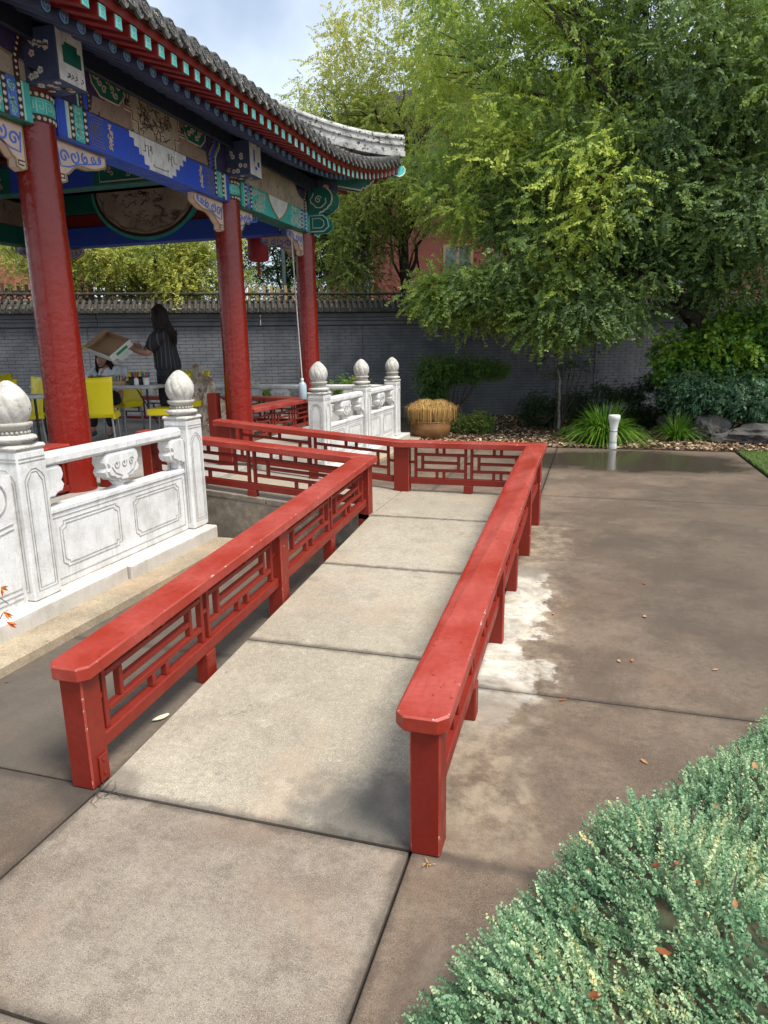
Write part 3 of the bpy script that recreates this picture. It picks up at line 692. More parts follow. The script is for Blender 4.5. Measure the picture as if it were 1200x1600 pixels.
# --- columns
def column(x,y,r):
    mb=MB(); prof=[]; n=36
    for i in range(n+1):
        u=i/n; prof.append((r*(1.02-.10*u),.45+u*(3.29-.45)))
    lathe(mb,prof,(x,y,0),40,flute=lambda a,i,z:1+.006*sin(5*a+z*3)+.004*sin(11*a-z*7)); c=part('column',mb,M_redcol,pv)
    rt_=r*.925
    mb=MB(); lathe(mb,[(rt_,3.290),(rt_+.003,3.292),(rt_+.003,3.345)],(x,y,0),40,cap=False); lathe(mb,[(rt_+.003,3.455),(rt_+.003,3.505)],(x,y,0),40,cap=False)
    mb2=MB(); lathe(mb2,[(rt_+.006,3.345),(rt_+.006,3.455)],(x,y,0),40,cap=False)
    part('brown_band',mb,M_brown,c); b=part('teal_band',mb2,M_teal,c)
    mb=MB()
    for zz in (3.318,3.48):
        for k in range(22):
            a=2*pi*k/22; p=Vector((x+(rt_+.003)*cos(a),y+(rt_+.003)*sin(a),zz)); d=Vector((cos(a),sin(a),0)); t_=Vector((-sin(a),cos(a),0))
            A=[p+(t_*cos(q*pi/3)+Vector((0,0,1))*sin(q*pi/3))*.016 for q in range(6)]; B=[p+d*.009+(t_*cos(q*pi/3)+Vector((0,0,1))*sin(q*pi/3))*.008 for q in range(6)]
            mb.add(A+B,[tuple(range(6,12))]+[(k_,(k_+1)%6,6+(k_+1)%6,6+k_) for k_ in range(6)])
    for k in range(14):      # fret on the teal band
        a0=2*pi*k/14; F=lambda s,t,o,a0=a0:(x+(rt_+.006+o)*cos(a0+s/rt_),y+(rt_+.006+o)*sin(a0+s/rt_),3.40+t)
        ribbon(mb,[(-.028,-.045),(-.028,.03),(.02,.03),(.02,-.02),(-.006,-.02),(-.006,.006)],.008,0,F,1,.003)
    part('bead_ring',mb,[M_cream,M_ltteal],c)
    mb=MB(); lathe(mb,[(rt_,3.505),(rt_,3.62)],(x,y,0),32,cap=False); part('column_neck',mb,M_dred,c)
for i,y in enumerate(YC): column(XC,y,(.165,.167,.163,.155)[i])
for y in YC: column(XW,y,.16)
# --- painted beams of one side
def meander(mb,s0,t0,w,h,wd,o,F,mi):
    ribbon(mb,[(s0,t0),(s0+w,t0),(s0+w,t0+h),(s0,t0+h),(s0,t0+h*.22),(s0+w*.75,t0+h*.22),(s0+w*.75,t0+h*.78),(s0+w*.25,t0+h*.78),(s0+w*.25,t0+h*.45),(s0+w*.5,t0+h*.45)],wd,o,F,mi,.004)
def floral(mb,s0,s1,t0,t1,n,wd,o,F,mi,rn):
    for k in range(n):
        r_=rn.uniform(.016,.034); s=rn.uniform(s0+r_,s1-r_); t=rn.uniform(t0+r_,t1-r_)
        ribbon(mb,swirl(s,t,r_,rn.uniform(.7,1.3),rn.uniform(0,6),rn.choice((1,-1)),9),wd,o,F,mi,.003)
def band_set(mb,x,F,z0,z1,dirn,scheme,o,rn):
    """bands beside a column, starting at s=x and going in direction dirn; returns the next s"""
    A=dict(B=(0,.075),W=(2,.022),K=(3,.05),T=(1,.11),L=(4,.02),b=(5,.09),P=(1,.06))
    for ch_ in scheme:
        mi,wd=A[ch_]; a,b=sorted((x,x+dirn*wd))
        prism(mb,rect(a,z0,b,z1),-.02,o,F,mi)
        if ch_=='K': beads(mb,(a+b)/2,z0+.01,z1-.01,.016,o,F,2,max(3,int((z1-z0)/.045)))
        if ch_=='T': floral(mb,a,b,z0,z1,int(26*(z1-z0)/.27),.006,o,F,4,rn)
        if ch_=='b': floral(mb,a,b,z0,z1,int(16*(z1-z0)/.27),.006,o,F,4,rn)
        x+=dirn*wd
    return x
MATS=[M_blue,M_teal,M_white,M_brown,M_ltteal,M_blue2,M_silver,M_gold,M_land,M_land2,M_green,M_purple,M_cream,M_dnavy,M_navy]
def beam_side(F,L,kind,seed,full=True,pitch_in=0.):
    """F(s,t,o): s along, t height (world z), o outward from the column line; L clear length between column faces"""
    rn=random.Random(seed); z0,z1=3.255,3.53; fo=.125
    mb=MB(); cbox(mb,(0,z0,-fo),(L,z1,fo),.012,F,0 if kind=='blue' else 10)
    bm_=part('lower_beam',mb,[M_blue,M_blue,M_blue,M_blue,M_blue,M_blue,M_blue,M_blue,M_blue,M_blue,M_green],pv)
    d=MB(); o=fo+.003; e0,e1=z0+.008,z1-.004
    if kind=='blue':
        a=band_set(d,.01,F,e0,e1,1,'BLWKTK',o,rn); b=band_set(d,L-.01,F,e0,e1,-1,'BLWKTK',o,rn)
        m=(a+b)/2; hw=(b-a)*.225
        st=[(-hw,e1),(-hw,e1-.05),(-hw+.06,e1-.05),(-hw+.06,e1-.11),(-hw+.13,e1-.11),(-hw+.13,e0+.10),(-hw+.20,e0+.10),(-hw+.20,e0+.03),(-hw+.27,e0+.03),(-hw+.27,e0)]
        prism(d,[(m+x,z) for x,z in st]+[(m-x,z) for x,z in st[::-1]],-.02,o,F,6)
        for sg in (1,-1):
            for x,z,w_,h_ in ((.30,z1-.16,.045,.09),(.36,z1-.13,.02,.07)):
                x0=m+sg*(hw-x*.9); ribbon(d,[(x0,z),(x0,z+h_),(x0+sg*w_,z+h_),(x0+sg*w_,z+h_*.4),(x0+sg*w_*2,z+h_*.4)],.007,o,F,3,.003)
        ribbon(d,[(m-hw+.36,e0+.055),(m-.12,e0+.055),(m-.12,e0+.04),(m+.12,e0+.04),(m+.12,e0+.055),(m+hw-.36,e0+.055)],.006,o,F,3,.003)
        for x0,sg in ((a+.03,1),(b-.03,-1)):
            for q in (0,.022,.044): ribbon(d,[(x0+sg*(.17-q*.4),e0+.02+q),(x0+sg*q,e0+.02+q),(x0+sg*q,e1-.02-q),(x0+sg*(.17-q*.4),e1-.02-q)],.005,o,F,7,.003)
            meander(d,x0+(.055 if sg>0 else -.135),z0+.10,.08,.08,.005,o,F,7)
            for k in range(5):
                ribbon(d,swirl(x0+sg*(.24+.03*(k%2)),e0+.045+k*.043,.024,1.,k,sg,9),.010,o,F,12,.004)
            ribbon(d,[(x0+sg*.27,e0+.03),(x0+sg*.23,e0+.09),(x0+sg*.28,e0+.14),(x0+sg*.24,e0+.20),(x0+sg*.27,e1-.03)],.012,o,F,12,.005)
    else:
        a=band_set(d,.01,F,e0,e1,1,'PLKbK',o,rn); b=band_set(d,L-.01,F,e0,e1,-1,'PLKbK',o,rn); m=(a+b)/2; hw=(b-a)/2
        prism(d,rect(a,e0,b,e1),-.02,o,F,1); floral(d,a,a+hw*.50,e0,e1,60,.008,o,F,2,rn); floral(d,b-hw*.50,b,e0,e1,60,.008,o,F,2,rn)
        sh=[(m-hw*.42,e1),(m-hw*.36,e1-.08),(m-hw*.26,e1-.15),(m-hw*.14,e1-.21),(m,e0+.005),(m+hw*.14,e1-.21),(m+hw*.26,e1-.15),(m+hw*.36,e1-.08),(m+hw*.42,e1)]
        prism(d,sh,-.02,o+.004,F,6); ribbon(d,sh,.022,o+.004,F,7,.004)
    part('beam_painting',d,MATS,bm_,kind='stuff')
    if not full: return
    # upper beam, recessed a little
    u0,u1,uo=3.535,3.90,.105
    mb=MB(); cbox(mb,(-.10,u0,-uo),(L+.10,u1,uo),.01,F); ub=part('upper_beam',mb,M_land2,pv)
    d=MB(); o=uo+.003; e0,e1=u0+.004,u1-.004; m=L/2
    if kind=='blue':
        for sg in (1,-1):
            G_=lambda s,t,oo,sg=sg:F(m+sg*s,t,oo)
            # curved band with beads near the box head, swirling green cartouche, stepped frame
            H=L/2
            prism(d,[(H-.62,e0),(H,e0),(H,e1),(H-.62,e1)][::sg],-.02,o,G_,11)
            c_=[(H-.30,e0),(H-.30,e0+.12),(H-.26,e0+.18),(H-.20,e0+.24),(H-.17,e1)]
            for off,wd,mi in ((0,.045,3),(-.055,.05,0),(-.10,.03,3),(.035,.018,4)): ribbon(d,[(x+off,z) for x,z in c_],wd,o,G_,mi,.006)
            for x,z in [(c_[i][0]*(1-q)+c_[i+1][0]*q,c_[i][1]*(1-q)+c_[i+1][1]*q) for i in range(4) for q in (0,.33,.66)]:
                for off in (0,-.10): beads(d,x+off,z-.01,z+.01,.012,o+.006,G_,7,1)
            gp=[(H-.44,e1),(H-.46,e1-.12),(H-.56,e1-.20),(H-.80,e1-.20),(H-.90,e1-.10),(H-.86,e1)]
            prism(d,gp[::-sg],-.02,o+.001,G_,10); ribbon(d,gp,.012,o+.001,G_,12,.004)
            for k in range(7): ribbon(d,swirl(H-.52-.05*k,e1-.05-.04*(k%3),.034,1.2,k*1.3,sg,11),.010,o+.001,G_,12,.005)
            prism(d,[(H-1.0,e0),(H-.42,e0),(H-.46,e1-.22),(H-1.0,e1-.22)][::sg],-.02,o+.0005,G_,9)
            fr=[(H-.86,e1),(H-.86,e1-.04),(H-.95,e1-.04),(H-.95,e1-.13),(H-.88,e1-.13),(H-.88,e1-.19),(H-.98,e1-.19),(H-.98,e0+.10),(H-1.06,e0+.10),(H-1.06,e0)]
            ribbon(d,fr,.040,o+.003,G_,12,.004); ribbon(d,fr,.010,o+.007,G_,3,.004)
            for p_ in ((H-.90,e1-.07),(H-.93,e1-.16)): meander(d,p_[0],p_[1],.04,.05,.006,o+.01,G_,3)
        prism(d,rect(.98,e0,L-.98,e1),-.02,o+.0025,F,8)
        for k in range(60):
            s=rn.uniform(1.10,L-1.10); t=rn.uniform(e0+.05,e1-.06)
            pts=[(s,t)]
            for q in range(rn.randint(2,4)): pts.append((pts[-1][0]+rn.uniform(-.07,.07),min(e1-.01,max(e0+.01,pts[-1][1]+rn.uniform(-.05,.05)))))
            ribbon(d,pts,rn.uniform(.004,.011),o+.002,F,3,.003)
    else:
        prism(d,rect(0,e0,L,e1),-.02,o,F,8)
        for sg in (1,-1):
            G_=lambda s,t,oo,sg=sg:F(m+sg*s,t,oo); H=L/2
            pr_=[(H,e0+.14),(H,e1),(H-.40,e1),(H-.38,e1-.10),(H-.30,e1-.17),(H-.20,e1-.20)]
            prism(d,pr_[::sg],-.02,o+.001,G_,11); ribbon(d,[(H-.42,e1),(H-.40,e1-.10),(H-.31,e1-.18),(H-.20,e1-.215),(H-.02,e1-.225)],.016,o+.001,G_,7,.004)
            c_=[(H-.10,e0),(H-.10,e0+.12),(H-.06,e0+.2),(H-.02,e1)]
            ribbon(d,c_,.05,o+.004,G_,3,.004)
            for i in range(8): beads(d,H-.10+.08*max(0,(i-3)/5),e0+.02+i*.042,e0+.03+i*.042,.012,o+.008,G_,12,1)
    part('beam_painting',d,MATS,ub,kind='stuff')
def queti(F,side,x,blue_first=True,L=.62,drop=.30):
    """carved bracket under a beam next to a column; x = column face, side = +1 towards larger s"""
    z=3.25; n=12
    prof=[(0,0),(L,0),(L,-.07),(L-.03,-.095)]
    for i in range(1,8): u=i/8; prof.append((L-.05-u*(L-.20),-.10-.02*sin(u*pi*2)-.11*u**1.4))
    prof+= [(.13,-.235),(.10,-.245),(.10,-drop+.0),(.05,-drop-.02),(0,-drop)]
    P=[(x+side*s,z+t) for s,t in prof]
    mb=MB(); prism(mb,P if side<0 else P[::-1],-.035,.035,F); b=part('bracket',mb,M_cream,pv)
    d=MB()
    for sg in (1,-1):
        G_=lambda s,t,o,sg=sg:F(s,t,sg*o)
        ribbon(d,[(x+side*s,z+t) for s,t in [(p[0]*.985+.004,p[1]*.97-.004) for p in prof]],.014,.034,G_,7,.006,True)
        for s,t,r_,a0,dd in ((.10,-.11,.055,0,1),(.22,-.09,.06,1.,-1),(.35,-.075,.045,2,1),(.455,-.055,.035,0,-1),(.54,-.045,.026,1,1)):
            ribbon(d,swirl(x+side*s,z+t,r_,1.25,a0,dd,14),.014 if r_>.04 else .010,.034,G_,5,.007)
        ribbon(d,[(x+side*.03,z-.05),(x+side*.05,z-.19),(x+side*.14,z-.18),(x+side*.28,z-.13),(x+side*.42,z-.10),(x+side*.55,z-.07)],.010,.034,G_,5,.006)
        ribbon(d,[(x+side*.02,z-.25),(x+side*.08,z-.25),(x+side*.08,z-.28),(x+side*.03,z-.28)],.008,.034,G_,3,.006)
    part('scrollwork',d,MATS,b,kind='stuff')
def side_x(Xp,sgn,cols,detail=True):
    for k,(a,b) in enumerate(zip(cols[:-1],cols[1:])):
        L=b-a-.27; F=lambda s,t,o,a=a:(Xp+sgn*o,a+.135+s,t)
        beam_side(F,L,'blue' if k==1 else 'green',10+k)
        lq=.62 if k==1 else .42
        queti(F,1,.025,L=lq); queti(F,-1,L-.025,L=lq)
side_x(XC,1,YC)
side_x(XW,-1,YC)
# end walls (one wide bay each) with the half-round painted medallion
def end_bay(Yp,sgn):
    L=2*HX-.27; F=lambda s,t,o:(XC-.135-s,Yp+sgn*o,t)
    mb=MB(); cbox(mb,(0,3.27,-.12),(L,3.56,.12),.01,F); part('lower_beam',mb,M_blue,pv)
    mb=MB(); cbox(mb,(0,3.563,-.07),(L,3.76,.07),.006,F); part('cushion_board',mb,M_dred,pv)
    mb=MB(); cbox(mb,(-.1,3.763,-.11),(L+.1,4.05,.11),.01,F); part('upper_beam',mb,M_green,pv)
    d=MB(); rn=random.Random(5)
    for sd in (1,-1):
        G_=lambda s,t,o,sd=sd:F(s,t,sd*o); m=L*.56
        prism(d,arc(m,4.04,.98,.74,pi,2*pi,22),.02,.130,G_,1); prism(d,arc(m,4.04,.93,.69,pi,2*pi,22),.02,.134,G_,3); prism(d,arc(m,4.04,.88,.64,pi,2*pi,22),.02,.138,G_,8)
        ribbon(d,[(m+.84*cos(a)*(1+.03*cos(12*a)),4.04+.60*sin(a)*(1+.03*cos(12*a))) for a in [pi+pi*i/30 for i in range(31)]],.03,.138,G_,9,.004)
        for k in range(34):
            a=rn.uniform(pi,2*pi); q=rn.uniform(0,.75); s=m+.8*q*cos(a); t=4.0+.55*q*sin(a); pts=[(s,t)]
            for _ in range(3): pts.append((pts[-1][0]+rn.uniform(-.06,.06),min(4.03,pts[-1][1]+rn.uniform(-.04,.04))))
            ribbon(d,pts,.010,.138,G_,3,.004)
        for x0 in (.06,L-.34):
            for q in (0,.12): 
                prism(d,rect(x0+q,3.28,x0+q+.05,4.03),.02,.126,G_,3); beads(d,x0+q+.025,3.30,4.02,.016,.126,G_,2,15)
            floral(d,x0+.05,x0+.12,3.30,4.0,20,.007,.124,G_,4,rn)
            floral(d,x0+.17,x0+.30,3.78,4.03,14,.008,.121,G_,12,rn)
    part('beam_painting',d,MATS,pv,kind='stuff')
    queti(F,1,.02,L=.55); queti(F,-1,L-.02,L=.55)
end_bay(YC[-1],1); end_bay(YC[0],-1)
# cross beams, ceiling purlins
for y in YC[1:3]:
    F=lambda s,t,o,y=y:(XC-.12-s,y+o,t); L=2*HX-.24
    mb=MB(); cbox(mb,(0,3.56,-.11),(L,3.86,.11),.01,F); b=part('cross_beam',mb,M_green,pv); d=MB(); rn=random.Random(int(y*10))
    for sd in (1,-1):
        G_=lambda s,t,o,sd=sd:F(s,t,sd*o)
        prism(d,rect(L*.36,3.565,L*.64,3.855),.02,.113,G_,0); ribbon(d,[(.4,3.60),(L*.34,3.60),(L*.34,3.82),(.4,3.82)],.014,.111,G_,12,.004)
        prism(d,rect(.05,3.565,.30,3.855),.02,.113,G_,0); floral(d,.3,L*.34,3.6,3.82,34,.009,.111,G_,12,rn); floral(d,L*.66,L-.3,3.6,3.82,34,.009,.111,G_,12,rn)
    part('beam_painting',d,MATS,b,kind='stuff')
mb=MB(); prism(mb,[(XC+.05,YC[0]-.05),(XC+.05,YC[-1]+.05),(XW-.05,YC[-1]+.05),(XW-.05,YC[0]-.05)][::-1],4.10,4.14,lambda s,t,o:(s,t,o)); part('ceiling',mb,M_dnavy,pv)
for i in range(9):
    mb=MB(); y=YC[0]+.4+i*.86; cbox(mb,(XW+.1,y-.03,4.05),(XC-.1,y+.03,4.098),.004); part('ceiling_batten',mb,M_green if i%2 else M_dred,pv)
# box-shaped beam heads over the columns
for i,y in ((1,YC[1]),(2,YC[2]),(0,YC[0])):
    mb=MB(); cbox(mb,(XC+.05,y-.145,3.525),(XC+.40,y+.145,3.885),.006); b=part('beam_head',mb,M_navy,pv)
    d=MB(); F=lambda s,t,o,y=y:(XC+.40+o,y+s,t); rn=random.Random(40+i)
    prism(d,rect(-.135,3.535,.135,3.875),-.01,.004,F,6)
    if i==1:
        prism(d,[(-.085,3.66),(.105,3.66),(.105,3.76),(.07,3.76),(.07,3.80),(-.06,3.80),(-.06,3.775),(-.085,3.775)],-.01,.007,F,10)
        for k in range(5): s=rn.uniform(-.1,.1); ribbon(d,[(s,3.565),(s+.03,3.58),(s+.02,3.60)],.006,.004,F,3,.003)
    else:
        for q in ((-.05,3.68,.03,.12),(.04,3.64,.05,.05),(-.02,3.60,.05,.03)): prism(d,rect(q[0],q[1],q[0]+q[2],q[1]+q[3]),-.01,.007,F,0)
        ribbon(d,[(-.08,3.66),(.09,3.66)],.012,.004,F,12,.003)
    for fo_,G_ in ((0,lambda s,t,o,y=y:(XC+.23-s,y-.145-o,t)),(1,lambda s,t,o,y=y:(XC+.23+s,y+t-3.705,3.525-o))):
        for k in range(9):
            s,t=rn.uniform(-.12,.12),rn.uniform(3.56,3.85) if not fo_ else 3.705+rn.uniform(-.11,.11)
            for a in range(5): 
                cxx,cyy=s+.016*cos(a*2*pi/5),t+.016*sin(a*2*pi/5)
                prism(d,[(cxx+.011*cos(q*pi/3),cyy+.011*sin(q*pi/3)) for q in range(6)],-.004,.003,G_,2 if k%3 else 12)
        for k in range(4):
            s,t=rn.uniform(-.1,.08),rn.uniform(3.57,3.83) if not fo_ else 3.705+rn.uniform(-.11,.11); ribbon(d,[(s,t),(s+.03,t+.012),(s+.07,t+.03)],.010,0,G_,3,.003); ribbon(d,[(s+.03,t+.012),(s+.05,t-.01)],.008,0,G_,3,.003)
    part('head_painting',d,MATS,b,kind='stuff')
# corner: cloud-shaped head, hexagonal head, hip beams
def lobed(pts,F,o0,o1,name,mt,parent=pv): mb=MB(); prism(mb,pts,o0,o1,F); return part(name,mb,mt,parent)
def corner(cy,sy):
    Fy=lambda s,t,o:(XC+o,cy+sy*s,t); Fx=lambda s,t,o:(XC+s,cy+o,t)
    cl=[(-.02,3.50),(.30,3.50),(.32,3.525),(.36,3.525),(.38,3.55),(.42,3.56),(.44,3.59),(.48,3.62),(.50,3.68),(.50,3.75),(.47,3.80),(.42,3.84),(-.02,3.85)]
    for F_ in (Fy,Fx):
        hw=.152
        b=lobed(cl,F_,-hw,hw,'cloud_head',M_green) if 0 else lobed([(max(.128,s_),t_) for s_,t_ in cl],F_,-.145,.145,'cloud_head',M_green)
        d=MB()
        for sg in (1,-1):
            G_=lambda s,t,o,sg=sg,F_=F_:F_(s,t,sg*o)
            ribbon(d,cl[1:-1],.020,.144,G_,2,.005)
            ribbon(d,swirl(.29,3.69,.055,1.4,.3,1,20),.013,.144,G_,2,.006)
            ribbon(d,[(.22,3.78),(.19,3.72),(.165,3.70),(.18,3.65),(.22,3.63),(.25,3.59),(.32,3.58),(.37,3.61),(.41,3.65),(.40,3.71)],.012,.144,G_,2,.006)
        part('scrollwork',d,MATS,b,kind='stuff')
    d=MB(); hx=[(.12,3.27),(.34,3.27),(.42,3.33),(.40,3.43),(.33,3.49),(.12,3.49)]
    for F_ in (Fy,Fx):
        b=lobed(hx,F_,-.09,.09,'beam_tip',M_green); d=MB()
        for sg in (1,-1):
            G_=lambda s,t,o,sg=sg,F_=F_:F_(s,t,sg*o)
            ribbon(d,hx,.018,.089,G_,4,.005,True); ribbon(d,[(.17,3.32),(.31,3.32),(.35,3.36),(.34,3.41),(.29,3.45),(.17,3.45)],.010,.089,G_,2,.005,True)
        part('outline',d,MATS,b)
    # diagonal corner block
    q=1/sqrt(2); FD=lambda s,t,o:(XC+q*s-q*o,cy+sy*(q*s+q*o),t)
    mb=MB(); cbox(mb,(.05,3.84,-.10),(.52,4.02,.10),.01,FD); b=part('corner_block',mb,M_navy,pv); d=MB()
    for sg in (1,-1):
        G_=lambda s,t,o,sg=sg:FD(s,t,sg*o)
        prism(d,[(.32+.05*cos(a*pi/5),3.92+.032*sin(a*pi/5)) for a in range(10)],0,.106,G_,12)
        for k in range(5): ribbon(d,[(.1+.07*k,3.87),(.13+.07*k,3.93),(.11+.07*k,3.99)],.012,.10,G_,3,.004)
    part('painting',d,MATS,b)
    ol=[(.10,3.98),(.92,3.93),(.95,3.97),(1.00,3.965),(1.02,4.00),(1.07,4.01),(1.09,4.05),(1.13,4.07),(1.14,4.14),(.60,4.12),(.1,4.12)]
    b=lobed(ol,FD,-.065,.065,'old_corner_beam',M_green); d=MB()
    for sg in (1,-1): ribbon(d,ol[:-2],.018,.064,lambda s,t,o,sg=sg:FD(s,t,sg*o),2,.005)
    part('outline',d,MATS,b)
    yl=[(.6,4.125),(1.14,4.145),(1.50,4.20),(1.60,4.19),(1.65,4.21),(1.69,4.25),(1.70,4.30),(1.66,4.345),(1.50,4.33),(.6,4.30)]
    b=lobed(yl,FD,-.06,.06,'young_corner_beam',M_teal); d=MB()
    for sg in (1,-1): ribbon(d,yl[:-2],.016,.059,lambda s,t,o,sg=sg:FD(s,t,sg*o),2,.005)
    part('outline',d,MATS,b)
corner(YC[-1],1); corner(YC[0],-1)
# --- purlin and eaves board under the rafters
mb=MB(); cbox(mb,(XC+.02,YC[0]-.35,3.905),(XC+.17,YC[-1]+.35,3.99),.02); cbox(mb,(XC+.171,YC[0]-.3,3.80),(XC+.215,YC[-1]+.3,3.975),.01); part('purlin',mb,M_dnavy,pv)
mb=MB(); cbox(mb,(XW-.17,YC[0]-.35,3.905),(XW-.02,YC[-1]+.35,3.99),.02); part('purlin',mb,M_dnavy,pv)
for yy,sg in ((YC[-1],1),(YC[0],-1)):
    mb=MB(); cbox(mb,(XW-.3,min(yy+sg*.02,yy+sg*.17),4.0),(XC+.3,max(yy+sg*.02,yy+sg*.17),4.06),.01); part('purlin',mb,M_dnavy,pv)
# --- eave curve
EX=HX+OV; EY=HY+OV
def lift(a,H):          # a = distance along the side from its middle, H = half length of the side
    u=max(0,(abs(a)-(H-3.05))/3.05); return .50*u*u, .13*u*u
def eave(side,a):
    """point of the eave line (bottom of the flying rafter tips): side 0 +x, 1 +y, 2 -x, 3 -y"""
    H=EY if side%2==0 else EX; dz,dx=lift(a,H)
    o_=(EX if side%2==0 else EY)+dx-.045
    if side==0: return Vector((CX+o_,CY+a,3.715+dz))
    if side==1: return Vector((CX-a,CY+o_,3.715+dz))
    if side==2: return Vector((CX-o_,CY-a,3.715+dz))
    return Vector((CX+a,CY-o_,3.715+dz))
OUT=[Vector((1,0,0)),Vector((0,1,0)),Vector((-1,0,0)),Vector((0,-1,0))]; ALO=[Vector((0,1,0)),Vector((-1,0,0)),Vector((0,-1,0)),Vector((1,0,0))]
SP=.1655
def frame(side,a,inn,dz):    # point 'inn' metres inside the eave line, raised dz
    e=eave(side,a); return e-OUT[side]*inn+Vector((0,0,dz))
def fan(a,H): return math.copysign(radians(43)*max(0.,(abs(a)-(H-1.75))/1.85)**1.3,a)
def rotd(v,an): return Vector((v.x*cos(an)-v.y*sin(an),v.x*sin(an)+v.y*cos(an),0))
def rafters(side,single):
    H=(EY if side%2==0 else EX); n=int((H+.10)/SP); joined=MB()
    for k in range(-n,n+1):
        a=k*SP+.04; 
        if abs(a)>H+.10: continue
        inner=(HY if side%2==0 else HX); room=.62; dzl,_=lift(a,H)
        al=ALO[side]; ou=OUT[side]; e=eave(side,a)
        fa=fan(a,H); al,ou=rotd(al,fa),rotd(ou,fa)
        def xf(s,t,o,e=e,al=al,ou=ou): return e+al*s-ou*o+Vector((0,0,t+.30*o*(1-.55*min(1,dzl*2))))
        mb=MB(); cbox(mb,(-.0375,0,0),(.0375,.088,room),.004,xf)
        if single:
            r_=part('flying_rafter',mb,M_dred,pv); 
            d=MB(); F=lambda s,t,o,e=e,al=al,ou=ou:e+al*s+ou*o+Vector((0,0,t)); prism(d,rect(-.034,.004,.034,.085),-.003,.003,F,1)
            ribbon(d,[(-.027,.012),(.027,.012),(.027,.077),(-.027,.077)],.005,.003,F,4,.002,True)
            ribbon(d,[(.016,.024),(.016,.064),(-.016,.064),(-.016,.036),(.004,.036),(.004,.052)],.006,.003,F,4,.002)
            part('painted_end',d,MATS,r_)
        else: joined.add(mb.v,mb.f)
    if not single: part('flying_rafters',joined,M_dred,pv,kind='stuff')
    joined=MB(); n=int((inner+.15)/SP)
    for k in range(-n,n+1):
        a=k*SP+.04; dzl,_=lift(a,H); al=ALO[side]; ou=OUT[side]; fa=fan(a,H)*.9; al,ou=rotd(al,fa),rotd(ou,fa); base=eave(side,a)-ou*.30
        p0=base+Vector((0,0,.055)); p1=base-ou*.62+Vector((0,0,.055+.26)); p1.z-=dzl*.6
        mb=MB(); tube(mb,[p0,p1],.045,14)
        if single:
            r_=part('round_rafter',mb,M_dred if 0 else M_navy,pv)
            d=MB(); F=lambda s,t,o,p0=p0,al=al,ou=ou:p0+al*s+ou*o+Vector((0,0,t))
            prism(d,[(.043*cos(q*pi/8),.043*sin(q*pi/8)) for q in range(16)],0,.003,F,5); ribbon(d,[(.037*cos(q*pi/8),.037*sin(q*pi/8)) for q in range(16)],.004,.003,F,4,.002,True)
            ribbon(d,swirl(0,.004,.022,1.2,k,1,9),.006,.003,F,4,.002); ribbon(d,[(0,-.03),(0,-.008)],.005,.003,F,4,.002)
            part('painted_end',d,MATS,r_)
        else: joined.add(mb.v,mb.f)
    if not single: part('round_rafters',joined,M_navy,pv,kind='stuff')
for sd in range(4): rafters(sd,sd==0)
def strip(name,side,secs,mt,n=60,cl=.0):
    """sweep a closed section [(inn,dz)..] along the eave"""
    H=(EY if side%2==0 else EX); mb=MB(); m=len(secs); vs=[]
    for i in range(n+1):
        a=-H-.10+ (2*H+.20)*i/n
        for q,(inn,dz) in enumerate(secs):
            p=frame(side,a,inn,dz); lim=H+.12-max(0,inn)*1.0
            if abs(a)>lim: p=frame(side,math.copysign(max(0,lim),a),inn,dz)
            vs.append(p)
    fs=[(i*m+q,i*m+(q+1)%m,(i+1)*m+(q+1)%m,(i+1)*m+q) for i in range(n) for q in range(m)]
    mb.add(vs,fs); mb.add(vs[:m],[tuple(range(m))[::-1]]); mb.add(vs[-m:],[tuple(range(m))]); return part(name,mb,mt,pv)
for sd in range(4):
    strip('eave_board',sd,[(-.010,.090),(-.010,.165),(.03,.185),(.06,.185),(.06,.100)],M_red)
    strip('soffit_board',sd,[(.0,.092),(.0,.112),(.62,.325),(.62,.300)],M_soffit)
    strip('rafter_board',sd,[(.285,.108),(.285,.175),(.31,.185),(.31,.108)],M_dred)
    strip('inner_soffit',sd,[(.31,.112),(.31,.135),(.95,.415),(.95,.39)],M_soffit)
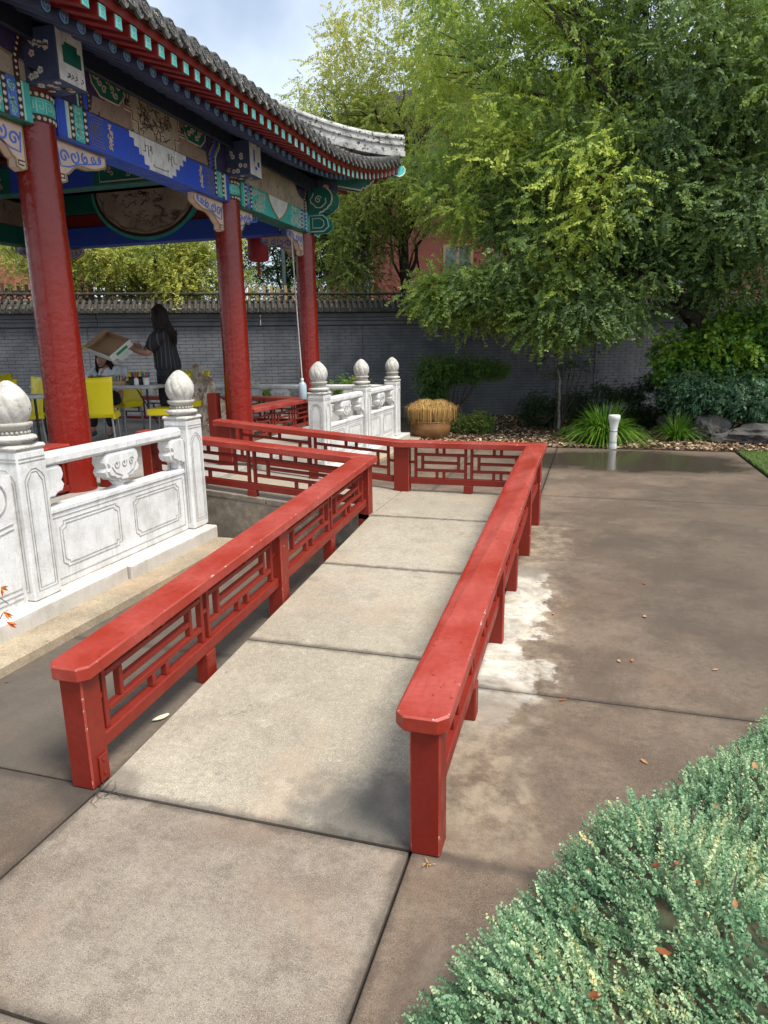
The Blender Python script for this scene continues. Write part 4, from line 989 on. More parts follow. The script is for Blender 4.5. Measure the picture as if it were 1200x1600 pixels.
# --- roof surface (hipped, dished), tiles
RT=5.9
def roofpt(side,a,t):
    """t 0 at the eave, 1 at the ridge; a along the side at the eave"""
    H=(EY if side%2==0 else EX); D=EX*t; dzl,dx=lift(a,H)
    e=eave(side,a)+OUT[side]*.035
    p=e-OUT[side]*(D+dx*t); p.z=3.915+dzl*(1-t)**3+(RT-3.915)*(.62*t+.38*t*t)
    lim=H+.13-D
    if abs(a)>lim:
        pass
    return p
for sd in range(4):
    H=(EY if sd%2==0 else EX); mb=MB(); na,nt=48,16; vs=[]
    for i in range(na+1):
        for j in range(nt+1):
            t=j/nt; a=(-1+2*i/na)*(H+.10); lim=max(0.,H+.10-EX*t); a=max(-lim,min(lim,a)); p=roofpt(sd,a,t); vs.append(p)
    mb.add(vs,[(i*(nt+1)+j,(i+1)*(nt+1)+j,(i+1)*(nt+1)+j+1,i*(nt+1)+j+1) for i in range(na) for j in range(nt)],0,True)
    mb.add([v-Vector((0,0,.05)) for v in vs],[(i*(nt+1)+j,i*(nt+1)+j+1,(i+1)*(nt+1)+j+1,(i+1)*(nt+1)+j) for i in range(na) for j in range(nt)])
    part('roof_slope',mb,M_tileg,pv)
    n=int((H+.08)/SP); joined=MB(); rn=random.Random(sd)
    for k in range(-n,n+1):
        a=k*SP-.04
        if abs(a)>H+.06: continue
        tmax=min(1.,max(.06,(H+.10-abs(a))/EX)); al=ALO[sd]; pts=[roofpt(sd,a,tmax*j/8)+Vector((0,0,.03)) for j in range(9)]
        jz=rn.uniform(-.006,.006); pts=[p+Vector((0,0,jz)) for p in pts]
        mb=MB(); tube(mb,pts,.056,10 if sd==0 else 6)
        p0=pts[0]+OUT[sd]*.005; tl=Vector((0,0,1))*cos(.25)+OUT[sd]*sin(-.25) ; nn=(OUT[sd]*cos(.25)+Vector((0,0,1))*sin(.25)); tw=rn.uniform(-.12,.12)
        al2=(al+OUT[sd]*tw).normalized()
        F=lambda s,t,o,p0=p0,al2=al2,tl=tl,nn=nn:p0+al2*s+tl*t+nn*o
        R_=.066+rn.uniform(-.003,.004)
        prism(mb,[(R_*cos(q*pi/8),R_*sin(q*pi/8)-.008) for q in range(16)],-.02,.012,F); ribbon(mb,[((R_-.009)*cos(q*pi/8),(R_-.009)*sin(q*pi/8)-.008) for q in range(16)],.013,.012,F,0,.007,True)
        for q in range(5 if sd==0 else 0): ribbon(mb,swirl(.024*cos(q*1.26),.024*sin(q*1.26)-.008,.014,1.,q,1,6),.008,.012,F,0,.006)
        # drip tile in the channel beside it
        p1=(roofpt(sd,a+SP/2,0) if abs(a+SP/2)<H+.08 else roofpt(sd,a,0))+OUT[sd]*.01; G_=lambda s,t,o,p1=p1,al=al,tl=tl,nn=nn,tw=tw:p1+al*s+tl*t+nn*(o-.35*(.07**2-s*s)*3)
        dp=[(-.072,.02),(-.070,-.012),(-.045,-.028),(-.028,-.055),(0,-.078),(.028,-.055),(.045,-.028),(.070,-.012),(.072,.02)]
        dpm=MB(); prism(dpm,dp,-.012,.006,G_); ribbon(dpm,dp[1:-1],.010,.006,G_,0,.006); ribbon(dpm,[(-.03,-.01),(0,-.045),(.03,-.01)],.010,.006,G_,0,.006)
        if sd==0: part('barrel_tile',mb,M_tileg,pv); part('drip_tile',dpm,M_tileg,pv)
        else: joined.add(mb.v,mb.f); joined.add(dpm.v,dpm.f)
    if sd: part('roof_tiles',joined,M_tileg,pv,kind='stuff')
# hip ridges and the top ridge
for sx in (1,-1):
    for sy in (1,-1):
        mb=MB(); q=1/sqrt(2); secs=[]; n=26
        prof=[(-.10,0),(-.10,.07),(-.075,.08),(-.075,.15),(-.095,.16),(-.095,.18),(-.07,.19),(-.07,.24),(-.09,.25),(-.09,.27),(-.05,.315),(.05,.315),(.09,.27),(.09,.25),(.07,.24),(.07,.19),(.095,.18),(.095,.16),(.075,.15),(.075,.08),(.10,.07),(.10,0)]
        vs=[]; m=len(prof)
        for i in range(n+1):
            t=i/n*.97; d=EX*t-.12*(1-t); x=sx*(EX-d); y=sy*(EY-d); z=3.915+.54*(1-t)**3+(RT-3.915)*(.62*t+.38*t*t)
            z+= .02
            for o_,h in prof: vs.append((CX+x-sy*sx*q*o_*sx,CY+y+q*o_*sx*1.0 if 0 else CY+y+q*o_*sx,z+h))
        mb.add(vs,[(i*m+k,i*m+(k+1)%m,(i+1)*m+(k+1)%m,(i+1)*m+k) for i in range(n) for k in range(m)]); mb.add(vs[:m],[tuple(range(m))]); mb.add(vs[-m:],[tuple(range(m))[::-1]])
        part('hip_ridge',mb,M_ridge,pv)
mb=MB(); cbox(mb,(CX-.12,CY-(EY-EX)-.1,RT-.1),(CX+.12,CY+(EY-EX)+.1,RT+.35),.03); part('top_ridge',mb,M_ridge,pv)
# --- bench seats with fretwork between the columns
def bench(F,L):
    """F(s,t,o): s along, t height, o outwards"""
    mb=MB(); cbox(mb,(0,.815,-.20),(L,.87,.13),.008,F); b=part('bench_seat',mb,M_redcap,pv)
    t0,H=.52,.815
    def bar(s0,s1,a0,a1): m_=MB(); cbox(m_,(s0,a0,.05),(s1,a1,.075),.003,F); part('slat',m_,M_red,b)
    bar(0,L,.475,.52)
    n=max(2,round(L/.75)); w=L/n; q=.022
    for i in range(n):
        a=i*w+.03; c_=(i+1)*w-.03; h=H-t0
        bar(a,a+q,t0,H); bar(c_-q,c_,t0,H); bar(a+q,c_-q,t0+.72*h,t0+.72*h+q); bar(a+q,c_-q,t0+.24*h,t0+.24*h+q)
        bar(a+.15*w,a+.15*w+q,t0+.24*h+q,t0+.72*h); bar(c_-.15*w-q,c_-.15*w,t0+.24*h+q,t0+.72*h); bar(a+.15*w+q,c_-.15*w-q,t0+.48*h,t0+.48*h+q)
        bar((a+c_)/2-.06,(a+c_)/2-.06+q,t0+.72*h+q,H); bar((a+c_)/2+.04,(a+c_)/2+.04+q,t0,t0+.24*h)
    for s in (.045,L-.045): m_=MB(); cbox(m_,(s-.04,.45,-.04),(s+.04,.815,.04),.006,F); part('leg',m_,M_red,b)
bench(lambda s,t,o:(XC+o,YC[2]+.16+s,t),YC[3]-YC[2]-.32)
bench(lambda s,t,o:(XC+o,YC[0]+.16+s,t),YC[1]-YC[0]-.32)
bench(lambda s,t,o:(XC-.16-s,YC[3]+o,t),2*HX-.32)
for a,b in zip(YC[:-1],YC[1:]): bench(lambda s,t,o,a=a:(XW-o,a+.16+s,t),b-a-.32)
# red end posts standing on the platform by the entrance
mb=MB(); cbox(mb,(-4.08,4.98,.45),(-3.93,5.11,.83),.008)
part('newel_post',mb,M_red,pv)
mb=MB(); cbox(mb,(-4.60,7.72,.45),(-4.48,7.84,1.08),.008); part('newel_post',mb,M_red,pv)
# lantern and cords hung from the beams
lan=thing('red_lantern','cylindrical red lantern hanging at the far corner of the pavilion','lantern',(-5.35,10.9,3.3))
mb=MB(); lathe(mb,[(.09,3.00),(.155,3.02),(.165,3.05),(.165,3.34),(.155,3.37),(.09,3.39)],(-5.35,10.9,0),24,flute=lambda a,i,z:1+.01*cos(12*a)); part('shade',mb,M_lantern,lan)
mb=MB(); tube(mb,[(-5.35,10.9,3.39),(-5.35,10.9,3.98)],.006); part('cord',mb,M_blackm,lan)
mb=MB(); lathe(mb,[(.02,2.80),(.028,2.84),(.02,2.99)],(-5.35,10.9,0),10); part('tassel',mb,M_lantern,lan)

# ================================================================== GARDEN WALL AND BUILDINGS BEHIND
WA=Vector((-22.0,6.66,0)); WB_=Vector((8.0,21.73,0)); WD=(WB_-WA); WL=WD.length; WD.normalize(); WN=Vector((WD.y,-WD.x,0))   # WN faces the viewer
FW=lambda s,t,o:WA+WD*s+WN*o+Vector((0,0,t))
wall=thing('garden_wall','long grey brick garden wall with tiled coping behind the pavilion and the planting','wall',WA)
mb=MB(); cbox(mb,(0,-.1,-.16),(WL,2.12,.05),0,FW); part('wall_core',mb,M_mort,wall)
mb=MB(); rn=random.Random(3); ch_=.0715
for r_ in range(29):
    s=-(r_%2)*.14
    while s<WL:
        a=max(0,s)+.004; b=min(WL,s+.272); s+=.276
        if b-a<.03: continue
        z0=.02+r_*ch_; j=rn.uniform(-.003,.003); v=[FW(x,z,o) for o in (.045,.062+j) for x,z in ((a,z0),(b,z0),(b,z0+ch_-.009),(a,z0+ch_-.009))]
        mb.add(v,[(4,5,6,7),(0,1,5,4),(2,3,7,6),(1,2,6,5),(3,0,4,7)])
part('bricks',mb,M_brickg,wall,kind='stuff')
for k,(z0,z1,o) in enumerate(((2.11,2.20,.085),(2.204,2.27,.115),(2.274,2.36,.15))):
    n=10
    for i in range(n):
        mb=MB(); cbox(mb,(WL*i/n+.004,z0,-.16-o*.6),(WL*(i+1)/n-.004,z1,o),.006,FW); part('cornice_block',mb,M_brickg,wall)
for s in (13.2,19.0,24.6):
    mb=MB(); cbox(mb,(s,.0,.04),(s+.012,2.2,.072),0,FW); part('expansion_joint',mb,M_mort,wall)
mb=MB(); prism(mb,[(-.36,2.365),(.24,2.365),(.20,2.42),(-.02,2.60),(-.10,2.60),(-.32,2.42)],0,WL,lambda s,t,o:FW(o,t,s)); part('coping_bed',mb,M_cop,wall)
mb=MB(); sp=.125; n=int(WL/sp)
for i in range(n):
    s=i*sp+.07
    for sg,base in ((1,.27),(-1,-.39)):
        p0=FW(s,2.425,base); p1=FW(s,2.625,.0 if sg>0 else -.12); tube(mb,[p0,(p0+p1)/2,p1],.040,7)
        F=lambda a,b,o,s=s,base=base,sg=sg:FW(s+a,2.42+b,base+sg*o)
        prism(mb,[(.047*cos(q*pi/5),.047*sin(q*pi/5)) for q in range(10)],-.01,.015,F)
        if sg>0: prism(mb,[(sp/2-.06,.0),(sp/2-.035,-.035),(sp/2,-.055),(sp/2+.035,-.035),(sp/2+.06,0)],-.02,.0,F)
part('coping_tiles',mb,M_cop,wall,kind='stuff')
mb=MB(); n=int(WL/.20)
for i in range(n):
    s=i*.20
    for k in range(2):
        pts=arc(s+.10*k+.05,2.635+.055*k,.075,.065,0,pi,6); ribbon(mb,pts,.014,-.02,lambda a,b,o:FW(a,b,o-.06),0,.05)
cbox(mb,(0,2.60,-.14),(WL,2.632,.02),0,FW); cbox(mb,(0,2.755,-.13),(WL,2.80,.01),.01,FW)
part('openwork_ridge',mb,M_cop,wall,kind='stuff')

def house(name,label,x0,x1,y,z1,wins,loc,M=M_bldg,roof=True):
    t=thing(name,label,'building',loc); mb=MB(); cbox(mb,(x0,y,0),(x1,y+6,z1),.02); part('wall',mb,M,t)
    for (a,b,c_,d_) in wins:
        mb=MB(); cbox(mb,(a,y-.05,c_),(b,y+.02,d_),.01); w_=part('window',mb,M_tan,t)
        nx=2
        for i in range(nx):
            for j in range(2):
                u0=a+.09+i*(b-a-.09)/nx; u1=a+(i+1)*(b-a-.09)/nx; v0=c_+.09+j*(d_-c_-.09)/2; v1=c_+(j+1)*(d_-c_-.09)/2
                mb=MB(); cbox(mb,(u0,y-.058,v0),(u1,y-.052,v1),0); part('pane',mb,M_glass,w_)
    if roof:
        mb=MB(); prism(mb,[(x0-.8,z1),(x1+.8,z1),(x1-1.5,z1+2.2),(x0+1.5,z1+2.2)],y-.8,y+6.8,lambda s,t_,o:(s,o,t_)); part('roof',mb,M_tileg,t)
    return t
house('red_building','terracotta rendered building half hidden behind the big tree',-9.2,6.,24,7.2,[(-8.45,-7.45,3.2,4.9),(-5.0,-4.0,3.2,4.9),(-1.4,-.4,3.2,4.9),(2.2,3.2,3.2,4.9)],(-2,24,0))
house('red_building','dull red building past the left end of the garden wall',-34.,-22.6,22.5,7.5,[(-25.3,-24.2,3.6,5.2)],(-28,22.5,0))
# timber terrace rail with beams over the wall at the far left
tr=thing('terrace_rail','tan painted terrace rail above the wall behind the nearest column','railing',(-21,20,0))
for z0,z1,d_ in ((3.02,3.20,.10),(3.24,3.34,.14),(3.66,3.76,.10)):
    mb=MB(); cbox(mb,(-24,20-d_,z0),(-13.,20+d_,z1),.01); part('beam',mb,M_tan,tr)
for x in (-23.2,-21.2,-19.2,-17.2,-15.2,-13.2):
    mb=MB(); cbox(mb,(x-.09,19.9,0.),(x+.09,20.1,3.85),.01); part('post',mb,M_tan,tr)
# brown picket fence just beyond the wall
def picket(label,s0,s1,h,mt,step=.17):
    t=thing('picket_fence',label,'fence',FW(s0,0,-1.6)); i=0; s=s0
    while s<s1:
        mb=MB(); cbox(mb,(s,1.9,-1.62),(s+.07,h+.03*(i%2),-1.59),.004,FW); part('picket',mb,mt,t); s+=step; i+=1
    for z in (2.3,h-.2):
        mb=MB(); cbox(mb,(s0,z,-1.66),(s1,z+.07,-1.625),.004,FW); part('rail',mb,mt,t)
    for s in (s0+.1,(s0+s1)/2,s1-.1):
        mb=MB(); cbox(mb,(s-.05,-.1,-1.76),(s+.05,h,-1.665),.006,FW); part('post',mb,mt,t)
picket('brown picket fence showing over the wall between the nearest two red columns',10.6,15.4,3.1,M_picket)
picket('tan picket fence showing over the wall beside the furthest red column',16.2,19.8,3.05,M_tan)
# slate pole with a box, between the second and third columns
pl=thing('lamp_post','thin slate grey post with a small junction box, standing behind the wall','lamp post',(-7.0,16.2,0))
mb=MB(); tube(mb,[(-7.30,16.2,0),(-7.30,16.2,4.9)],.045,10); part('pole',mb,M_pole,pl)
mb=MB(); cbox(mb,(-7.43,16.05,2.75),(-7.17,16.15,3.02),.02); part('junction_box',mb,M_pole,pl)
mb=MB(); lathe(mb,[(.03,4.9),(.14,4.95),(.16,5.2),(.05,5.3)],(-7.30,16.2,0),12); part('lamp_head',mb,M_pole,pl)

# ================================================================== PLANTING BED
bedpoly=[(-9.6,11.46),(2.14,11.46),(9,11.46),(12,16),(8.2,21.6),(-9.6,12.75)]
bed=part('garden_bed',(lambda mb:(prism(mb,[(-3.0,11.46),(2.3,11.46),(14,11.6),(14,24.),(8,21.6),(-9.7,12.7),(-9.7,11.46)],-.12,.0,lambda s,t,o:(s,t,o)),mb)[1])(MB()),M_soil,kind='structure')
n=20000
cx=RNG.uniform(-3.3,5.5,n); cy=11.47+ (RNG.random(n)**1.2)*5.2; wy=6.66+(cx+22)*(15.07/30)-.2; ok=(cy<wy); cx,cy=cx[ok],cy[ok]; n=len(cx)
P=np.stack([cx,cy,RNG.uniform(.0,.035,n)],1); D=RNG.normal(size=(n,3))*np.array([1,1,.25])
tq=np.array([[0,1,2,3]]); tv=np.array([[-.5,-.22,0],[.5,-.3,.04],[.45,.3,0],[-.5,.26,.05]])
v,q,ti=scatter(tv,tq,np.zeros(4),P,D,RNG.uniform(-.5,.5,n),RNG.uniform(.03,.075,n),RNG.random(n))
L_chip=leafmat('wood chip mulch',[(0,(.035,.02,.012)),(1,(.60,.46,.30)),(.4,(.17,.10,.055)),(.75,(.36,.25,.15))],.9,.0)
quadmesh('mulch',v,q,ti,L_chip,None,kind='stuff',label='brown and tan wood chip mulch over the planting bed',cat='mulch')
# lawn corner
flat('lawn',[(2.16,6.0),(9,6.0),(9,11.44),(2.16,11.44)],.01,M_lawnb,kind='structure',th=.05)
n=14000; P=np.stack([RNG.uniform(2.13,4.3,n),RNG.uniform(8.8,11.5,n),np.full(n,.005)],1); D=np.stack([RNG.normal(size=n)*.45,RNG.normal(size=n)*.45,np.ones(n)],1)
tv=np.array([[0,-.08,0],[0,.08,0],[1,.03,.1],[1,-.03,.1]])
v,q,ti=scatter(tv,tq,np.array([0,0,.1,.1]),P,D,RNG.uniform(0,6,n),RNG.uniform(.02,.05,n),RNG.random(n)*.8)
quadmesh('grass',v,q,ti,L_grass,None,kind='stuff',label='short pale green lawn grass at the right edge of the slab',cat='grass')

def rock(label,c,r,seed,mt=M_rock,name='garden_rock',tall=1.,cat='rock',rough=.35):
    bm=bmesh.new(); bmesh.ops.create_icosphere(bm,subdivisions=4,radius=1); rn=random.Random(seed)
    from mathutils import noise as mn
    off=Vector((rn.uniform(0,50),)*3)
    for v_ in bm.verts:
        d=mn.fractal(v_.co*1.6+off,1.,2.,4)*rough+abs(mn.noise(v_.co*3.7+off))*rough*.5; v_.co*=1+d; v_.co.z=max(v_.co.z,-.35)
        v_.co=Vector((v_.co.x*r[0],v_.co.y*r[1],(v_.co.z+.3)*r[2]))
    me=bpy.data.meshes.new(name); bm.to_mesh(me); bm.free(); me.materials.append(mt)
    for p in me.polygons: p.use_smooth=False
    return link(name,me,None,label,cat,loc=c)
rock('long flat dark rock at the right edge of the bed',(2.75,12.55,0),(.72,.36,.22),3)
rock('squat dark rock left of the long flat rock',(1.95,12.85,0),(.30,.25,.30),5)
rock('half buried brown rock behind the small strap-leaved clump',(1.7,13.9,0),(.42,.3,.30),8)
rock('tall mottled cream ornamental rock behind the second marble post',(-5.45,9.0,.45),(.27,.25,.52),12,M_scholar,'ornamental_rock',rough=.6)

# strap-leaved clumps
def tuft(name,label,cat,c,n,L,wd,spread,mt,th=.0,up=1.,seg=6):
    t=thing(name,label,cat,c); V=[];Q=[];T=[]
    for i in range(n):
        a=RNG.uniform(0,2*pi); l=L*RNG.uniform(.55,1.1); e=RNG.uniform(.15,1.)*spread; b0=RNG.uniform(0,.16)*L; ti=RNG.random()
        dx,dy=cos(a),sin(a); o=len(V); wdt=wd*RNG.uniform(.7,1.2)
        for k in range(seg+1):
            u=k/seg; r_=b0+l*e*(u**1.25)*.95; z=l*up*(u*(1.05-.2*e)-e*.95*u**2.6*.85); ww=wdt*(1-u**2.2)*.5+.0006
            V+= [(c[0]+dx*r_-dy*ww,c[1]+dy*r_+dx*ww,c[2]+th+max(.01,z)),(c[0]+dx*r_+dy*ww,c[1]+dy*r_-dx*ww,c[2]+th+max(.01,z))]; T+=[ti*.8+.15*u]*2
        for k in range(seg): Q.append((o+2*k,o+2*k+1,o+2*k+3,o+2*k+2))
    quadmesh('leaves',np.array(V),np.array(Q),np.array(T),mt,t,kind='stuff'); return t
tuft('strap_leaf_clump','large arching bright green strap-leaved clump behind the white pipe','plant',(.22,12.15,0),950,.84,.026,1.2,L_strap)
tuft('strap_leaf_clump','small green strap-leaved clump to the right of the large one','plant',(1.40,12.5,0),260,.62,.020,1.1,L_strap)
tuft('strap_leaf_clump','low sparse green tuft at the foot of the pale sapling','plant',(-.45,12.9,0),120,.22,.012,.9,L_strap)
# glazed pot with straw
pot=thing('plant_pot','brown glazed round pot topped with dry golden straw','plant pot',(-2.76,12.2,0))
mb=MB(); lathe(mb,[(.26,.0),(.31,.05),(.35,.13),(.37,.22),(.345,.29),(.35,.305),(.36,.32),(.32,.32),(.30,.29)],(-2.76,12.2,0),36); part('pot_body',mb,M_terra,pot)
mb=MB(); lathe(mb,[(.30,.30),(.02,.33)],(-2.76,12.2,0),24); part('potting_soil',mb,M_soil,pot)
V=[];Q=[];T=[]
for i in range(5200):
    a=RNG.uniform(0,2*pi); lobe=(-2.86 if i%3 else -2.60); r0=RNG.random()**.5*.22; e=RNG.uniform(.3,1.); o=len(V); ti=RNG.random(); l=RNG.uniform(.22,.34)
    dx,dy=cos(a)+RNG.normal()*.2,sin(a)+RNG.normal()*.2
    for k in range(6):
        u=k/5; r_=r0*.8+l*e*sin(u*1.7)*.52; z=.34+.37*sin(min(pi,u*(1.5+1.2*e)))*(1.15-r0*1.9)-.20*u*u*e; ww=.0035*(1-u)+.001
        V+=[(lobe+dx*r_-dy*ww,12.2+dy*r_+dx*ww,z),(lobe+dx*r_+dy*ww,12.2+dy*r_-dx*ww,z)]; T+=[ti]*2
    for k in range(5): Q.append((o+2*k,o+2*k+1,o+2*k+3,o+2*k+2))
quadmesh('straw',np.array(V),np.array(Q),np.array(T),L_straw,pot,kind='stuff')

# ================================================================== SHRUBS AND TREES
TM_small=spray(5,.12,.028,.014,.15); TM_box=spray(5,.07,.02,.012,.1); TM_broad=spray(5,.26,.085,.048,.3); TM_blu=spray(6,.20,.045,.026,.25)
TM_elm=spray(10,.44,.060,.028,.22); TM_big=spray(8,.31,.062,.031,.18); TM_elm2=spray(8,.36,.060,.028,.35)
tn=lambda lo,hi:(lambda C:RNG.uniform(lo,hi,len(C)))
def shrub(name,label,cat,c,blobs,mt,tm,ncl,per,clr,tintf,stems=5,mb_=M_bark,**k):
    t=thing(name,label,cat,c); C=crown('foliage',blobs,mt,t,ncl,per,clr,tm,tintf,**k)
    mb=MB()
    for i in range(stems):
        e=C[RNG.integers(len(C))]; a=(c[0]+random.uniform(-.06,.06),c[1]+random.uniform(-.06,.06),c[2]-.02)
        tube(mb,limb(a,e,5,.10),[.018,.016,.013,.010,.007,.005],6)
    part('stems',mb,mb_,t,kind='stuff'); return t
shrub('round_shrub','rounded yellow green box shrub beside the straw pot','shrub',(-2.13,12.95,0),[(-2.30,12.95,.17,.17,.2,.17,1),(-1.98,12.95,.20,.20,.2,.20,1.3)],L_yel,TM_box,150,26,.06,tn(.0,.45),4,shell=.8)
shrub('dark_shrub','dark green spreading shrub against the wall above the straw pot','shrub',(-2.75,14.0,0),[(-2.9,14.0,1.15,.55,.35,.28,1.4),(-2.15,14.0,1.15,.45,.3,.16,.7),(-3.15,13.9,.75,.30,.2,.20,.4)],L_dark,TM_small,140,38,.16,tn(.5,1.),9)
shrub('dark_shrub','low dark shrub right of the pale sapling','shrub',(.1,14.3,0),[(.2,14.4,.45,.8,.4,.40,1),(-.9,14.2,.35,.5,.3,.35,.6)],L_dark,TM_small,90,36,.18,tn(.0,.35),8)
shrub('dark_shrub','dark shrub filling the shade below the broad-leaved shrub','shrub',(1.3,14.4,0),[(1.3,14.6,.5,.8,.4,.5,1)],L_dark,TM_small,80,44,.2,tn(.0,.3),7)
shrub('dark_shrub','small fresh green bush showing behind the far marble posts','shrub',(-4.0,12.6,0),[(-4.35,12.4,.70,.5,.3,.40,1),(-5.8,12.0,.6,.4,.25,.35,.8),(-6.9,11.9,.6,.3,.2,.3,.5)],L_broad,TM_small,60,34,.15,tn(.3,.8),8)
shrub('broad_leaved_shrub','tall bright green broad-leaved shrub at the right of the bed','shrub',(2.3,13.8,0),[(1.55,13.6,1.35,.35,.3,.40,.5),(2.3,13.7,1.55,.75,.4,.65,2.),(3.3,13.7,1.5,.7,.5,.8,1.4)],L_broad,TM_broad,120,20,.24,tn(.2,.75),10,shell=.45)
shrub('blue_green_shrub','blue green small-leaved shrub below the broad-leaved one','shrub',(2.2,13.1,0),[(1.75,13.1,.75,.5,.3,.28,1),(2.6,13.0,.70,.65,.35,.35,1.5),(3.3,13.,.7,.5,.35,.4,1)],L_bluish,TM_blu,130,22,.18,tn(.2,.8),10,shell=.45)
sap=shrub('sapling','thin pale-barked sapling against the dark wall','tree',(-.60,13.9,0),[(-.62,14.0,1.35,.6,.3,.35,1)],L_dark,TM_small,26,10,.18,tn(.1,.5),6,M_bark)
mb=MB(); tube(mb,limb((-.60,13.9,-.02),(-.60,13.95,.95),6,.05)+[Vector((-.72,14,1.35))],[.034,.032,.03,.028,.026,.024,.02,.012],8); part('trunk',mb,M_barkp,sap)

def tree(name,label,base,top,blobs,mt,tm,ncl,per,clr,tintf,r0=.22,nl=26,group=None,bark=M_bark,**k):
    t=thing(name,label,'tree',base,group=group); C=crown('crown',blobs,mt,t,ncl,per,clr,tm,tintf,**k)
    tr_=limb(base,top,8,.08); mb=MB(); tube(mb,tr_,[r0*(1-.085*i) for i in range(9)],12); part('trunk',mb,bark,t)
    mb=MB(); idx=RNG.choice(len(C),min(nl,len(C)),replace=False)
    for i in idx:
        a=tr_[random.randint(3,8)]; e=Vector(C[i]); pts=limb(a,e,7,.22,sag=.15); r1=r0*random.uniform(.18,.38)
        tube(mb,pts,[max(.007,r1*(1-.13*j)) for j in range(8)],7)
        near_=C[np.argsort(((C-np.array(e))**2).sum(1))[1:5]]
        for c_ in near_: tube(mb,limb(pts[5],c_,4,.2),[.016,.013,.010,.008,.005],5)
    part('limbs',mb,bark,t,kind='stuff'); return t
from mathutils import noise as mnoise
def field(C,sc,seed): return np.array([mnoise.noise(Vector(c)*sc+Vector((seed,seed,seed))) for c in C])
def tint_main(C):
    # noise-varied leaf tint; sunlit clumps painted in, yellower to the left and in patches
    g=.48+.62*field(C,.55,11)+.18*np.clip((-.4-C[:,0])/3.,-.35,1.6)
    for c_,r_ in (((-.3,12.7,4.4),1.0),((-1.9,13.4,5.6),1.1),((.1,13.3,5.3),.9),((-.8,13.2,2.9),.7)):
        d=np.sqrt(((C-np.array(c_))**2).sum(1)); g=np.where(d<r_,g+.26,g)
    return np.clip(g,.0,.95)
BIG=[(-2.55,13.7,2.6,.85,.6,.36,.8),(-1.7,13.3,2.55,.95,.7,.50,.9),(-1.6,13.6,4.6,1.5,1.2,1.2,1.3),(1.0,15.0,5.6,4.0,2.8,3.6,5.),(3.9,15.2,5.8,3.3,2.8,3.8,2.8),(-2.2,15.2,6.6,2.1,2.2,2.8,2.4),(-.3,13.4,3.0,1.6,1.4,.85,1.3),(.2,12.9,4.2,1.3,1.,1.3,.9),(2.2,13.6,3.4,1.8,1.3,1.0,1.2),(-.6,14.,8.2,3.2,2.5,1.7,1.4),(-.5,12.9,2.15,1.15,.6,.36,.8),(3.2,13.8,5.2,1.9,1.3,2.2,1.6),(.6,13.4,6.6,2.6,1.3,1.8,2.)]
tree('elm_tree','huge spreading elm with drooping dense foliage overhanging the wall on the right',(2.3,15.7,-.1),(1.6,15.2,5.2),BIG,L_elm,TM_big,1180,24,.46,tint_main,.26,50,shell=.35)
tree('yellow_green_tree','tall loose yellow green tree behind the wall beyond the eave corner',(-4.9,18.2,-.1),(-4.6,17.6,6.6),[(-4.6,17.4,7.6,2.3,1.8,2.2,2.4),(-6.0,17.4,6.6,1.5,1.5,1.5,1.3),(-5.2,17.0,4.9,1.5,1.3,1.1,1.1),(-5.9,16.6,3.7,1.0,1.,.8,.5)],L_yel,TM_elm,250,20,.50,lambda C:np.clip(.46+.10*(C[:,2]-5)+.35*field(C,.5,3),.0,.9),.17,26,shell=.3)
tree('yellow_tree','low golden green tree leaning over the wall behind the seated person',(-10.2,15.0,-.1),(-9.8,14.6,3.4),[(-9.9,14.0,3.75,1.9,.9,.75,2.),(-11.5,13.6,3.9,1.6,.9,1.,1.6),(-8.3,14.4,3.4,.9,.7,.8,1.),(-10.2,14.1,5.2,2.5,1.2,.9,1.),(-8.9,13.9,2.95,.7,.4,.45,.5)],L_yel,TM_elm2,210,20,.36,lambda C:np.clip(.60+.4*field(C,.8,9),.15,1),.10,30,shell=.2)
tree('yellow_tree','golden green tree over the wall at the far left edge',(-16.3,14.4,-.1),(-16,14.,3.6),[(-15.9,13.9,3.7,1.7,.9,1.1,1.),(-14.6,13.9,4.4,1.4,.9,.9,.8)],L_yel,TM_elm2,110,18,.38,lambda C:np.clip(.58+.4*field(C,.8,5),.1,1),.10,18,shell=.2)
tree('dark_tree','dark evergreen behind the wall between the second and third columns',(-8.3,18.5,-.1),(-8.2,18.4,5.),[(-8.2,18.4,4.4,1.5,1.2,1.7,1.5),(-6.9,18.6,4.2,1.2,1.,1.5,1.)],L_dark,TM_elm2,120,26,.40,tn(.15,.6),.14,14,shell=.3)
tree('dark_tree','dark green tree mass behind the pavilion roof to the left',(-13.5,19.5,-.1),(-13.4,19.4,5.5),[(-13.4,19.4,5.2,2.6,1.6,2.0,1.5),(-17,20.,5.4,2.2,1.6,2.,1.)],L_dark,TM_elm2,100,18,.55,tn(.2,.7),.16,14,shell=.3,scl=(1.1,1.6))
tree('dark_tree','dark green tree beyond the wall past the right edge of the planting',(7.6,18.5,-.1),(7.4,18.2,6.),[(7.4,18.,5.6,2.6,2.,3.4,1.5)],L_elm,TM_elm,90,18,.6,tn(.0,.4),.2,14,shell=.3)

